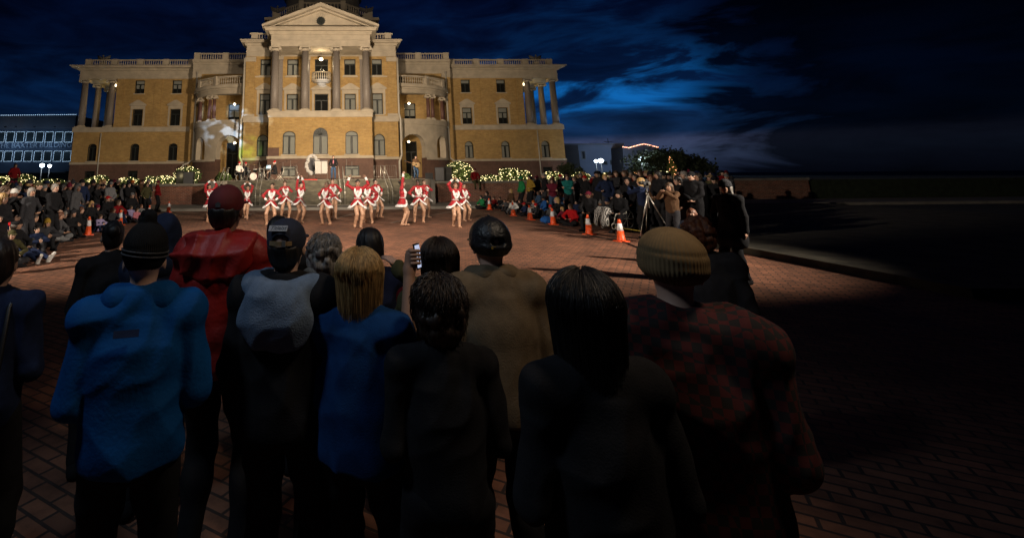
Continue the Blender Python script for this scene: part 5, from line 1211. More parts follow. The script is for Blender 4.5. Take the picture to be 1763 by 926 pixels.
# navy cap with patch
NCAP = mat('navy_cap', (.016,.020,.040), .85, .2, 60, .3, 250); FLEECE = fab('grey_blue_fleece', (.14,.19,.27), bump=.8)
o, p, j, h_, ht, sc = fg(496, 376, 372, 'man in navy cap with script patch and khaki strap, grey hood on his shoulders', 'black', 'short', 'black', 'cap', hatmat=NCAP, skin=0, yaw=170, jk=dict(o=.045))
hdm = sdf_mesh('hood', [Cp(p.T((.14,.03,.50)), p.T((.02,.12,.475)), .062, .066, .04), Cp(p.T((-.14,.03,.50)), p.T((-.02,.12,.475)), .062, .066, .04), Cp(p.T((.14,.03,.50)), p.T((.09,-.08,.52)), .055, .045, .03), Cp(p.T((-.14,.03,.50)), p.T((-.09,-.08,.52)), .055, .045, .03), El(p.T((0,.14,.40)), (.17,.075,.13), .05)], .008, folds(.007, 9, (36, 30, 44))); child('hood', hdm, o, FLEECE)
b = MB(); n_ = 12; A0 = [(.088*math.sin(t_), .018+.106*math.cos(t_), .026) for t_ in np.linspace(-.62, .62, n_)]
for (x0,y0,z0),(x1,y1,z1) in zip(A0, A0[1:]): b.add([(x0,y0,z0-.009),(x1,y1,z1-.009),(x1,y1,z1+.009),(x0,y0,z0+.009),(x0,y0+.004,z0-.009),(x1,y1+.004,z1-.009),(x1,y1+.004,z1+.009),(x0,y0+.004,z0+.009)], [(0,1,2,3),(7,6,5,4),(3,2,6,7),(0,4,5,1)])
child('cap_strap', b.mesh('cap_strap'), ht, CM['tan']); b = MB(); b.box(-.028,-.012,.118,.128,.014,.038); child('strap_buckle', b.mesh('buckle'), ht, M['metal'])
pt_m = Matrix.Translation((.012,.108,.088)) @ Matrix.Rotation(rad(38), 4, 'X'); b = MB(); b.box(-.042,.042,-.002,.002,-.014,.014)
pch = child('cap_patch', b.mesh('cap_patch'), ht, CM['patch'], mw=pt_m)
textobj('lettering', 'Titleist', .026, M['black'], pch, B4((0,.0022,0)), .35)
# blonde bob
BLU2 = fab('blue_fleece', (.008,.045,.15))
o, p, j, h_, ht, sc = fg(621, 431, 395, 'person with straight blonde bob and blue jacket', BLU2, hair_bob(11, .12), 'blonde', yaw=160, pose=dict(fem=1), jk=dict(o=.045)); strand(h_, o, 2000, .20, 41, 'blonde', headmatrix(p), r0=.110, wid=.0013)
# leather cap, tan coat
LEA = mat('black_leather', (.010,.010,.011), .42, .2, 20, .35, 60); COAT = fab('tan_wool_coat', (.17,.125,.078), bump=.5)
o, p, j, h_, ht, sc = fg(839, 377, 352, 'man in black leather cap and tan wool coat', COAT, None, 'black', 'cap', hatmat=LEA, skin=0, yaw=184, pose=dict(wide=1.0), jk=dict(o=.038, amp=.004), hatmesh=sdf_mesh('cap', [El((0,.018,.030), (.098,.116,.105), .01), El((0,.022,.005), (.099,.117,.040), .01), Cut((0,-.10,-1), .030), El((0,-.125,.010), (.070,.075,.010), .012), Sub(El((0,.135,.028), (.036,.03,.022)))], .006, lambda X, Y, Z: -.0016*np.abs(np.sin(np.arctan2(X, -(Y-.018))*3))*(Z > .05)))
b = MB(); b.tube([(.06*math.sin(t_)*1.0, .018+.119*math.cos(t_*.55), .004) for t_ in np.linspace(-1.2, 1.2, 10)], .005, 5); child('cap_strap', b.mesh('cap_strap'), ht, M['black'])
for xx in (.020, .032): b = MB(); b.box(xx-.004, xx+.004, .134, .137, -.001, .010); child('gold_letter', b.mesh('gold_letter'), ht, CM['mustard'])
b = MB(); b.ball((0,.018,.137), .008, 8, 5); child('cap_button', b.mesh('cap_button', True), ht, LEA)
cl = sdf_mesh('coat_collar', [Cp(p.T((.085,-.02,.535)), p.T((.05,.045,.545)), .036, .036, .02), Cp(p.T((-.085,-.02,.535)), p.T((-.05,.045,.545)), .036, .036, .02), Cp(p.T((.05,.045,.545)), p.T((-.05,.045,.545)), .038, .038, .02), Cp(p.T((.10,0,.50)), p.T((-.10,0,.50)), .055, .055, .05)], .008); child('coat_collar', cl, o, COAT)
# bobble hat, blue jacket
BEA = knit('black_knit', (.016,.016,.017), 80, .6); BLU = mat('blue_shell', (.002,.065,.23), .75, .12, 8, .15, 60, spec=.15)
o, p, j, h_, ht, sc = fg(255, 383, 405, 'man in striped black bobble hat and bright blue jacket', BLU, None, 'grey', 'beanie', hatmat=BEA, skin=0, yaw=196, pose=dict(wide=1.06), jk=dict(o=.040, amp=.011), hatmesh=beanie(4, True, .0012, False, .02), htop=.155)
for zz, rr in ((.030, .1005), (.046, .0995)):
    b = MB(); b.tube([(rr*.93*math.sin(t_), .018+rr*1.085*math.cos(t_), zz+.010*math.sin(t_)) for t_ in np.linspace(0, 2*math.pi, 40)], .0035, 5); child('knit_stripe', b.mesh('knit_stripe', True), ht, CM['dark grey'])
cl = sdf_mesh('jacket_collar', [Cp(p.T((.09,.02,.52)), p.T((-.09,.02,.52)), .068, .068, .02), Cp(p.T((.09,.02,.52)), p.T((.06,-.07,.52)), .06, .05, .02), Cp(p.T((-.09,.02,.52)), p.T((-.06,-.07,.52)), .06, .05, .02)], .008, folds(.003, 5)); child('jacket_collar', cl, o, BLU)
b = MB(); b.box(-.045,.045,-.002,.002,-.013,.013); tgm = child('jacket_tab', b.mesh('jacket_tab'), o, CM['navy'], mw=Matrix.Translation(tuple(p.T((.03,.172,.435)))) @ Matrix.Rotation(rad(28), 4, 'X'))
textobj('lettering', 'ROSS', .014, CM['light blue'], tgm, B4((0,.0022,0))) if False else None
# seated / near dark heads
o, p, j, h_, ht, sc = fg(752, 474, 440, 'dark curly haired person with mustard jacket, lowest head at the centre', 'black', hair_curly(15, 1.06), 'dark brown', yaw=180, jk=dict(o=.02), htop=.140); strand(h_, o, 380, .12, 51, 'dark brown', headmatrix(p), curl=.010, r0=.118)
o, p, j, h_, ht, sc = fg(995, 458, 560, 'person with straight black hair standing very close, between tan coat and knit hat', 'black', hair_bob(17, .16), 'black', yaw=180, pose=dict(fem=1), htop=.140); strand(h_, o, 1400, .24, 61, 'black', headmatrix(p), r0=.110, wid=.0010)
# knit hat
TAN = knit('tan_knit', (.23,.155,.078), 60, .28); PLD = mat('red_plaid', (.075,.010,.010), .9)
t = PLD.node_tree; ck = t.nodes.new('ShaderNodeTexChecker'); ck.inputs['Scale'].default_value = 38; ck.inputs[1].default_value = (.07,.006,.006,1); ck.inputs[2].default_value = (.012,.008,.008,1); t_c = t.nodes.new('ShaderNodeTexCoord'); t.links.new(t_c.outputs['Object'], ck.inputs[0]); t.links.new(ck.outputs[0], t.nodes['Principled BSDF'].inputs['Base Color'])
o, p, j, h_, ht, sc = fg(1147, 386, 500, 'person in ribbed tan knit hat and dark red plaid jacket', PLD, None, 'grey', 'beanie', hatmat=TAN, skin=0, yaw=150, pose=dict(wide=1.1, hr=-4), jk=dict(o=.05), hatmesh=sdf_mesh('beanie', [El((0,.020,.035), (.104,.120,.098), .02), El((0,.020,.010), (.1045,.1205,.060), .004), Cut((0,-.10,-1), .030)], .006, lambda X, Y, Z: .0003*np.sin(np.arctan2(X, -(Y-.018))*52)+.003*np.exp(-((Z-.058)/.006)**2)), htop=.140)
# dark short haired head low at the frame edge
o, p, j, h_, ht, sc = fg(6, 412, 345, 'person with short brown hair and dark strap over navy jacket, nearest the seated white shoes', 'navy', 'short', 'dark brown', yaw=190, jk=dict(o=.03))
b = MB(); b.tube([p.T((-.12,.165,.02)), p.T((-.13,.155,.25)), p.T((-.12,.10,.47)), p.T((-.11,.02,.54)), p.T((-.12,-.08,.50))], .012, 6); child('strap', b.mesh('strap', True), o, M['black'])
fg(1197, 372, 250, 'auburn haired person in dark top just behind the tan knit hat', 'charcoal', 'curly', 'auburn', yaw=150)

# ================================================================ TRAFFIC CONES
CO = mat('cone_orange', (.85,.10,.02), .45, .08, 6); CW = mat('cone_white', (.72,.72,.74), .4, .1, 10)
def cone_tree(h=.60):
    r = empty('traffic_cone'); k = h/.70
    b = MB(); P = [(-.19,-.17),(-.17,-.19),(.17,-.19),(.19,-.17),(.19,.17),(.17,.19),(-.17,.19),(-.19,.17)]; b.zprism([(a*k, c*k) for a, c in P], 0, .028*k); b.build('base', CO, r)
    b = MB(); b.lathe([(.135*k,.029*k),(.128*k,.06*k),(.095*k,.34*k)], (0,0,0), 20); b.lathe([(.0648*k,.57*k),(.045*k,.66*k),(.036*k,.70*k)], (0,0,0), 20); b.lathe([(.093*k,.34*k),(.064*k,.57*k)], (0,0,0), 20)
    b.build('body', CO, r, True)
    b = MB(); b.lathe([(.099*k,.34*k),(.0685*k,.57*k)], (0,0,0), 20); b.build('reflective_collar', CW, r, True); return r
c0 = cone_tree()
CONES = [(1070,417,'orange cone nearest the camera, in front of the tripod'), (1015,405,'orange cone second from the camera on the tripod side'), (953,388,'orange cone beside the child in the red jacket'), (913,380,'orange cone beside the blue bag'), (884,373,'orange cone in front of the child in white'),
         (843,362,'farthest orange cone, beside the child in the green sweater'), (151,406,'large orange cone in front of the seated row by the blue-lit building'), (206,389,'orange cone showing only its tip above the black coat wearer'), (256,378,'orange cone just above the bobble hat'), (290,367,'orange cone near the kerb by the brick wall')]
for i, (px, py, lab) in enumerate(CONES):
    o = c0 if i == 0 else copy_tree(c0); q = ground(px, py-1); o.location = (q[0], q[1], .006); o.rotation_euler = (0, 0, rng.uniform(0, 1.5)); tag(o, lab, 'traffic cone', 'traffic cones round the dance area')
q0 = [ground(*v) for v in ((866,371),(913,382),(953,391),(1015,407),(1070,418),(1100,430))]; b = MB(); b.tube([(q[0]+.08, q[1], .02) for q in q0], .015, 6); tag(b.build('cable', M['black'], None, True), 'black cable lying along the row of cones', 'cable')
# blue bag
q = ground(930, 385); r = empty('backpack', (q[0]+.25, q[1], 0)); tag(r, 'blue backpack on the bricks between two cones', 'backpack')
link('bag_body', sdf_mesh('bag_body', [El((0,0,.14), (.24,.14,.14), .05), El((0,-.10,.10), (.16,.08,.09), .04), Cut((0,0,-1), 0)], .015, folds(.01, 3)), CM['blue'], r); b = MB(); b.tube([(-.12,.0,.27),(-.05,0,.34),(.05,0,.34),(.12,0,.27)], .012, 6); b.build('strap', CM['navy'], r, True)
# tripod with video camera
q = atZ(1108, 15.0, .15); T0 = np.array((q[0]+.15, 14.8, .15)); r = empty('tripod', T0); tag(r, 'silver legged tripod standing behind the yellow kerb line', 'tripod')
for a_ in (200, 330, 80):
    e = np.array((math.cos(rad(a_))*.48, math.sin(rad(a_))*.48, .0)); b = MB(); b.tube([(0,0,1.15), e*.55+np.array((0,0,.52))], .018, 6); b.tube([e*.5+np.array((0,0,.58)), e], .012, 6); b.build('leg', M['metal'], r, True)
b = MB(); b.tube([(0,0,.75),(0,0,1.32)], .016, 6); b.lathe([(.05,1.12),(.05,1.18)], (0,0,0), 8); b.build('centre_column', M['metal'], r, True); b = MB(); b.box(-.05,.05,-.05,.05,1.32,1.40); b.tube([(0,.05,1.36),(.05,.32,1.22)], .01, 5); b.build('pan_head', M['black'], r)
r = empty('video_camera', T0+np.array((0,0,1.402)), rad(25)); tag(r, 'silver video camera mounted on the tripod', 'video camera'); b = MB(); b.box(-.16,.10,-.05,.05,0,.10); b.build('body', CM['dark grey'], r)
b = MB(); b.tube([(-.16,0,.055),(-.27,0,.055)], .042, 12); b.build('lens', M['black'], r, True); b = MB(); b.tube([(-.12,0,.10),(-.12,0,.15),(.06,0,.15),(.06,0,.10)], .012, 6); b.build('handle', M['metal'], r, True); b = MB(); b.box(-.05,.04,-.12,-.105,.0,.08); b.build('flip_screen', M['metal'], r)
# wheelchair with patterned blanket
q = atZ(1063, 16.8, .15); r = empty('wheelchair', (q[0], q[1], .15), rad(-70)); tag(r, 'dark wheelchair under the seated person in a black beanie', 'wheelchair')
for s in (-1, 1):
    b = MB(); n = 22; b.tube([(s*.30, .12+.29*math.sin(t_), .30+.29*math.cos(t_)) for t_ in np.linspace(0, 2*math.pi, n)], .016, 6); w_ = b.build('wheel', M['black'], r, True); b = MB()
    for k in range(8): t_ = k*math.pi/4; b.tube([(s*.30,.12,.30),(s*.30,.12+.28*math.sin(t_),.30+.28*math.cos(t_))], .003, 3)
    b.build('spokes', M['metal'], w_)
    b = MB(); b.tube([(s*.22,-.38+.09*math.sin(t_), .09+.09*math.cos(t_)) for t_ in np.linspace(0, 2*math.pi, 14)], .013, 6); b.build('caster', M['metal'], r, True)
    b = MB(); b.tube([(s*.25,.22,.95),(s*.25,.18,.46),(s*.25,-.28,.46),(s*.22,-.38,.14)], .013, 6); b.build('side_frame', M['metal'], r, True)
b = MB(); b.box(-.24,.24,-.24,.20,.43,.47); b.build('seat', M['black'], r); b = MB(); b.box(-.24,.24,.19,.22,.47,.90); b.build('backrest', M['black'], r)
ZB = mat('zebra_blanket', (.3,.3,.3), .95); t = ZB.node_tree; wv = t.nodes.new('ShaderNodeTexWave'); wv.inputs['Scale'].default_value = 7; wv.inputs['Distortion'].default_value = 9; wr = t.nodes.new('ShaderNodeValToRGB'); wr.color_ramp.elements[0].position = .45; wr.color_ramp.elements[0].color = (.02,.02,.02,1); wr.color_ramp.elements[1].position = .55; wr.color_ramp.elements[1].color = (.42,.40,.38,1); t_c = t.nodes.new('ShaderNodeTexCoord'); t.links.new(t_c.outputs['Object'], wv.inputs[0]); t.links.new(wv.outputs[1], wr.inputs[0]); t.links.new(wr.outputs[0], t.nodes['Principled BSDF'].inputs['Base Color'])
me = sdf_mesh('blanket', [Cp((-.16,-.42,.55),(.16,-.42,.55),.13,.13,.04), Cp((-.14,-.5,.50),(-.13,-.55,.18),.11,.13,.04), Cp((.14,-.5,.50),(.13,-.55,.18),.11,.13,.04), Cut((0,0,-1),-.08)], .02, folds(.014, 6)); o = link('blanket', me, ZB); o.location = (q[0]-.05, q[1]+.05, .15); o.rotation_euler = (0,0,rad(-70)); tag(o, 'black and white patterned blanket over the wheelchair user\'s knees', 'blanket')

# ================================================================ BAND ON THE TERRACE
ZT = 1.6
def place(px, Y, z=ZT): q = atZ(px, Y, z+.5); return q[0], Y
def chair(px, Y, yaw, lab):
    x, y = place(px, Y); r = empty('folding_chair', (x, y, ZT), rad(yaw)); tag(r, lab, 'chair', 'chairs on the band terrace')
    b = MB(); b.box(-.21,.21,-.20,.20,.43,.46); b.build('seat', M['black'], r); b = MB(); b.box(-.20,.20,.20,.22,.62,.86); b.build('backrest', M['black'], r)
    for s in (-1, 1):
        b = MB(); b.tube([(s*.21,.26,.88),(s*.21,.18,.45),(s*.22,-.22,0)], .013, 6); b.build('leg', M['white_paint'], r, True); b = MB(); b.tube([(s*.21,-.19,.44),(s*.22,.26,0)], .013, 6); b.build('leg', M['white_paint'], r, True)
    b = MB(); b.tube([(-.21,-.19,.44),(.21,-.19,.44)], .012, 6); b.build('crossbar', M['white_paint'], r, True); return x, y
def musician(px, Y, a, yaw, h, lab, hat='santa', **k):
    x, y = place(px, Y); o = spawn(a, x, y, yaw, h, label=lab, group='performers on the band terrace', z=ZT, cat='musician', **k)
    if hat == 'santa':
        hm = headmatrix(AR[a]['p']); c = child('santa_hat', SANTA[0], o, CM['red'], mw=hm); child('fur_brim', SANTA[1], c, M['fur'])
    return o
SANTA = santa_parts()
for m_ in SANTA: m_.materials.append(None)
chair(411, 38.0, 40, 'white legged chair under the musician in a white shirt'); musician(411, 38.0, 'seated', 40, 1.75, 'musician in white shirt and santa hat seated on the band terrace', top='white', hair='short', hc='grey')
chair(421, 39.2, 30, 'chair behind the white shirted musician'); musician(422, 39.2, 'seated', 30, 1.72, 'musician in black and santa hat seated behind the white shirted one', top='black', hair='short', hc='brown')
chair(481, 37.2, -60, 'empty looking white metal chair in front of the brown plinth'); musician(473, 38.2, 'seated', -75, 1.80, 'keyboard player in black with red and white santa hat', top='black', hair='short', hc='grey')
# keyboard and laptop, drum kit, stands
x, y = place(456, 38.0); r = empty('keyboard_stand', (x, y, ZT)); tag(r, 'black keyboard on a folding stand before the player in black', 'keyboard'); b = MB(); b.box(-.55,.55,-.15,.15,.74,.84); b.build('keyboard', M['black'], r); b = MB(); b.box(-.5,.5,-.12,.02,.841,.85); b.build('keys', CM['white'], r)
for s in (-1, 1): b = MB(); b.tube([(s*.4,-.12,.74),(-s*.35,-.12,0)], .016, 6); b.build('stand_bar', M['metal'], r, True)
r = empty('laptop', (x+.25, y, ZT+.852), rad(20)); tag(r, 'open laptop with glowing screen on the keyboard', 'laptop'); b = MB(); b.box(-.17,.17,-.12,.12,0,.015); b.build('laptop_base', M['black'], r)
LS = mat('laptop_screen', (.1,.1,.1), .3, emit=(.55,.78,.85), estr=1.6); b = MB(); b.add([(-.17,-.10,.016),(.17,-.10,.016),(.17,-.16,.24),(-.17,-.16,.24)], [(0,1,2,3)]); b.build('screen', LS, r)
x, y = place(437, 38.5); r = empty('drum_kit', (x, y, ZT)); tag(r, 'small drum kit with cymbals between two seated musicians', 'drum kit')
for nm, c, rr, h, tilt in (('bass_drum', (0,0,.28), .28, .38, 90), ('snare_drum', (-.42,.1,.62), .18, .15, 0), ('tom_drum', (.12,-.1,.72), .16, .18, 15), ('floor_tom', (.48,.15,.42), .20, .36, 0)):
    b = MB(); b.lathe([(rr,-h/2),(rr,h/2)], (0,0,0), 20); o = b.build(nm, CM['maroon'] if nm == 'bass_drum' else M['black'], r, False, c); o.rotation_euler = (rad(tilt), 0, 0); b = MB(); b.lathe([(rr*.97,h/2),(rr*.97,h/2+.008)], (0,0,0), 20); b.build('drum_head', CM['white'], o)
for cx, cz in ((-.5,1.0),(.45,1.1),(.0,1.15)): b = MB(); b.lathe([(.19,0),(.03,.025),(.01,.04)], (cx,.12,cz), 18); o = b.build('cymbal', mat('brass', (.45,.30,.10), .3, metal=.9), r, True); b = MB(); b.tube([(cx,.12,0),(cx,.12,cz)], .010, 5); b.build('cymbal_stand', M['metal'], o)
def stand(px, Y, h, lab, kind='microphone_stand'):
    x, y = place(px, Y); r = empty(kind, (x, y, ZT)); tag(r, lab, 'stand', 'stands on the band terrace'); b = MB(); b.tube([(0,0,.2),(0,0,h)], .011, 6); b.build('pole', M['metal'], r, True)
    for k in range(3): b = MB(); b.tube([(0,0,.3),(.28*math.cos(k*2.1),.28*math.sin(k*2.1),0)], .010, 5); b.build('leg', M['metal'], r, True)
    b = MB(); b.tube([(-.25,0,h-.05),(.3,0,h+.12)], .008, 5); b.tube([(-.31,0,h-.07),(-.24,0,h-.05)], .025, 8); b.build('boom', M['black'], r, True)
stand(428, 37.8, 1.25, 'microphone stand just beside the white shirted musician'); stand(446, 37.6, 1.35, 'microphone stand in front of the drum kit'); stand(466, 37.4, 1.1, 'low microphone stand by the glowing laptop'); stand(500, 38.4, 1.45, 'microphone stand right of the white metal chair'); stand(597, 38.4, 1.5, 'microphone stand beside the man in the dark jacket'); stand(510, 39.2, 1.2, 'short microphone stand before the basement window')
# barrier frames with grey panels near the windows
def railing(px0, px1, Y, lab):
    a = place(px0, Y)[0]; c = place(px1, Y)[0]; r = empty('metal_barrier', (a, Y, ZT)); tag(r, lab, 'barrier', 'metal barriers on the terrace'); Wd = c-a
    b = MB(); b.tube([(0,0,0),(0,0,1.05),(Wd,0,1.05),(Wd,0,0)], .022, 6); b.tube([(0,0,.15),(Wd,0,.15)], .015, 6); b.build('barrier_frame', M['metal'], r, True)
    n = max(2, int(Wd/.16)); b = MB()
    for i in range(1, n): b.tube([(Wd*i/n,0,.15),(Wd*i/n,0,1.05)], .008, 4)
    b.build('bars', M['metal'], r)
railing(487, 512, 40.5, 'grey metal barrier behind the microphone stands'); railing(644, 660, 40.5, 'metal barrier right of the basement window'); railing(664, 682, 41, 'metal barrier beside the drainpipe')
# photo frame ringed with white ruffle, white board, man at front
x, y = place(537, 39.5); r = empty('photo_frame', (x, y, ZT)); tag(r, 'tall photo stand-up ringed with a frilly white wreath', 'photo frame')
r_ = np.random.default_rng(3); pr = []
for i in range(44): t_ = i*2*math.pi/44; pr.append(El((.42*math.cos(t_)*(1+.1*r_.normal()), r_.uniform(-.04,.04), 1.15+.68*math.sin(t_)*(1+.06*r_.normal())), (.13,.09,.13), .01))
link('wreath', sdf_mesh('wreath', pr, .025, folds(.012, 7, (50,50,50))), CM['wreath'], r); b = MB(); b.box(-.28,.28,-.02,.02,.62,1.66); b.build('photo', CM['dark grey'], r)
b = MB(); b.box(-.12,.10,-.03,-.021,.7,1.5); b.build('photo_figure', CM['charcoal'], r)
for s in (-1, 1): b = MB(); b.tube([(s*.25,.05,.6),(s*.32,.15,0)], .02, 5); b.build('easel_leg', M['black'], r, True)
x, y = place(553, 38.2); r = empty('white_screen_stand', (x, y, ZT)); tag(r, 'white two panel board on tall metal legs beside the frilly photo', 'board')
for s in (-1, 1):
    b = MB(); b.box(s*.24-.22, s*.24+.22, -.02, .02, .45, 1.35); b.build('white_panel', CM['wreath'], r); b = MB(); b.tube([(s*.46,0,0),(s*.46,0,1.4)], .015, 6); b.build('leg', M['metal'], r, True)
b = MB(); b.box(-.48,.48,-.03,.03,1.38,1.43); b.build('top_bar', M['black'], r)
musician(574, 38.8, 'pockets', 0, 1.80, 'man in dark jacket, pink shirt and jeans standing beside the white board', hat=None, top='black', bottom='denim', hair='short', hc='brown')
o = [q_ for q_ in COL.objects if q_.get('label', '').startswith('man in dark jacket, pink')][0]; p = AR['pockets']['p']; child('shirt_front', sdf_mesh('shirt_front', [El(p.T((0,-.105,.30)), (.055,.05,.17), .02)], .012), o, CM['pink'])
# dark microphone singer/guitarist
musician(716, 37.2, 'woman', 10, 1.68, 'guitarist with long dark hair in brown top and jeans on the terrace', hat=None, top='brown', bottom='denim', hair='long', hc='black')
x, y = place(715, 37.0); r = empty('guitar', (x, y-.05, ZT+1.02), rad(8)); tag(r, 'tan acoustic guitar held by the long haired guitarist', 'guitar'); r.rotation_euler = (0, rad(-72), rad(8))
link('guitar_body', sdf_mesh('guitar_body', [El((0,-.22,-.12),(.19,.05,.20),.03), El((0,-.22,.14),(.14,.05,.15),.03)], .012), CM['tan'], r); b = MB(); b.box(-.025,.025,-.265,-.235,.2,.75); b.build('neck', CM['brown'], r); b = MB(); b.box(-.04,.04,-.26,-.24,.75,.92); b.build('headstock', M['black'], r)
b = MB(); b.lathe([(.05,0),(.05,.004)], (0,0,0), 14); o = b.build('sound_hole', M['black'], r, False, (0,-.273,.0)); o.rotation_euler = (rad(90),0,0)
r = empty('metal_handrail', (place(709, 36.8)[0], 36.8, ZT)); tag(r, 'single metal post rail in front of the guitarist', 'handrail'); b = MB(); b.tube([(0,0,0),(0,0,1.0),(.35,.0,.2)], .022, 6); b.build('rail', M['metal'], r, True)
x0_ = atZ(524, 36.6, 1.6)[0]; x1_ = atZ(546, 36.6, 1.6)[0]; b = MB(); b.box(x0_, x1_, 36.5, 37.1, ZT+.002, ZT+.05); tag(b.build('red_mat', CM['red'], None), 'narrow red mat on the terrace edge below the frilly photo', 'mat')
stand(421, 37.4, 1.15, 'thin microphone stand in front of the musician in black'); stand(487, 38.0, 1.3, 'microphone stand behind the white metal chair'); stand(606, 39.6, 1.35, 'microphone stand before the right basement window')
b = MB()
for (xa, ya), (xb, yb) in (((-7.5, 37), (-5.5, 38)), ((-5.5, 38), (-3.2, 36.9)), ((-3.2, 36.9), (0.5, 37.6))): b.tube([(xa, ya, ZT+.012), ((xa+xb)/2, (ya+yb)/2+.3, ZT+.012), (xb, yb, ZT+.012)], .012, 5)
tag(b.build('stage_cable', M['black'], None, True), 'black cable snaking across the band terrace', 'cable')
# loudspeakers
def speaker(px, Y, w_, h, z, lab, m='black', yaw=0):
    x = atZ(px, Y, z+.4)[0]; r = empty('loudspeaker', (x, Y, z), rad(yaw)); tag(r, lab, 'loudspeaker', 'loudspeakers on the wall')
    b = MB(); b.zprism([(-w_/2,-w_*.38),(w_/2,-w_*.38),(w_*.40,w_*.4),(-w_*.40,w_*.4)], 0, h); b.build('cabinet', M['black'], r); b = MB(); b.box(-w_*.46, w_*.46, -w_*.41, -w_*.382, h*.04, h*.96); b.build('grille', M['speakergrey'] if m == 'grey' else M['black'], r)
    b = MB(); b.box(-w_*.44, w_*.44, -w_*.425, -w_*.412, h*.52, h*.535); b.build('grille_bar', M['speakergrey'], r)
speaker(311, 34.5, .5, .98, 1.33, 'narrow black loudspeaker beside the grey grilled one'); speaker(326, 34.3, .68, .92, 1.33, 'grey grilled loudspeaker above the brick wall', 'grey')
speaker(756, 34.4, .62, .92, 1.46, 'grey topped loudspeaker on the brick wall by the round bush', 'grey'); speaker(771, 34.6, .5, .95, 1.46, 'black loudspeaker nearest the round bush'); speaker(738, 34.4, .52, .55, 1.46, 'low black monitor speaker near the guitarist')
# spectator sitting on the wall
x = atZ(818, 33.0, 1.6)[0]; spawn('seated', x, 33.05, 5, 1.72, 'dark red', 'olive', 'short', 'dark brown', 'cap', 'maroon', 1, 'spectator in dark red jacket sitting on the brick wall beside the round bush', None, z=.95)
x, Y = atZ(25, 30.5, 2.2)[0], 30.5; spawn('pockets', x, Y, 60, 1.78, 'dark red', 'black', 'short', 'dark brown', None, 'black', 1, 'spectator in red raised above the crowd before the blue windows', None, z=1.0)
b = MB(); b.box(x-.5, x+.5, Y-.4, Y+.4, 0, .995); tag(b.build('platform_box', M['black'], None), 'dark box platform under the raised spectator in red', 'platform')

# ================================================================ LIT SHRUBS
LEAF = mat('shrub_leaf', (.075,.12,.03), .55, .45, 3); BULB = mat('warm_bulb', (1,1,1), .3, emit=(1,.82,.38), estr=5); RBULB = mat('amber_bulb', (1,1,1), .3, emit=(1,.36,.16), estr=5); WBULB = mat('cool_bulb', (1,1,1), .3, emit=(.50,.74,1), estr=2.4)
BARK = mat('bark', (.06,.045,.03), .9, .3, 10)
def shrub(c, r_, seed, lab, box=False, bulbs=90, bm_='w', cone_=False, leaves=1100, dark=False):
    R_ = np.random.default_rng(seed); r = empty('shrub', c); tag(r, lab, 'shrub', 'shrubs wrapped in string lights' if not dark else None)
    rx, ry, rz = r_
    def surf(k=1.0):
        v = R_.normal(size=3); v /= np.linalg.norm(v)
        if box: v = v/np.max(np.abs(v))*.92
        v[2] = v[2]*.98; q = v*np.array((rx, ry, rz))*k
        if cone_: s_ = 1-.85*(q[2]+rz)/(2*rz); q[0] *= s_; q[1] *= s_
        return q+np.array((0, 0, rz))
    b = MB()
    for i in range(leaves):
        k = R_.uniform(.72, 1.04)*(1+.07*math.sin(i)); q = surf(k)
        if q[2] < .02: continue
        a_ = R_.normal(size=3); a_ /= np.linalg.norm(a_); c_ = np.cross(a_, R_.normal(size=3)); c_ /= np.linalg.norm(c_)+1e-6; l_ = R_.uniform(.05, .10)
        b.add([q-a_*l_, q+c_*l_*.45, q+a_*l_, q-c_*l_*.45], [(0,1,2,3)])
    b.build('foliage', LEAF, r)
    b = MB()
    for k in range(4): b.tube([(0,0,-.02), (R_.uniform(-.4,.4)*rx, R_.uniform(-.4,.4)*ry, rz*1.1)], [.03,.01], 5)
    b.build('stem', BARK, r)
    if bulbs:
        b = MB(); prev = None; pts = []
        for i in range(int(bulbs*.8)):
            q = surf(1.05)
            if q[1] > ry*.3: q[1] = -q[1]
            if q[2] < .05: q[2] = .08
            pts.append(q)
        pts.sort(key=lambda q: (round(q[2]/.22), math.atan2(q[0], -q[1])*(1 if int(round(q[2]/.22)) % 2 else -1)))
        sz = .019
        for q in pts: b.ball(q, sz*R_.uniform(.7, 1.15), 6, 4, 0)
        b.tube(pts, .004, 3, 1)
        o = b.build('string_lights', None, None, True); o.data.materials.append({'w': BULB, 'r': RBULB, 'c': WBULB}[bm_]); o.data.materials.append(M['black']); o.location = c
        tag(o, 'string lights round the '+lab, 'string lights', 'string lights on the shrubs')
        l = bpy.data.lights.new('string_light_glow', 'POINT'); l.energy = 22*rx*rz+8; l.color = (1,.80,.42) if bm_ != 'r' else (1,.42,.2); l.shadow_soft_size = .3; lo = bpy.data.objects.new('string_light_glow', l); COL.objects.link(lo); lo.location = (c[0], c[1]-ry-.45, c[2]+rz)
def shr(px0, px1, ytop, ybot, Y, seed, lab, **k):
    pc = (px0+px1)/2; a = atY(pc, ytop, Y); c = atY(pc, ybot, Y); w_ = atY(px1, ytop, Y)[0]-atY(px0, ytop, Y)[0]; h = a[2]-max(c[2], 1.33)
    shrub((a[0], Y, 1.33), (w_/2, min(w_/2, .9), max(h/2, .25)), seed, lab, **k)
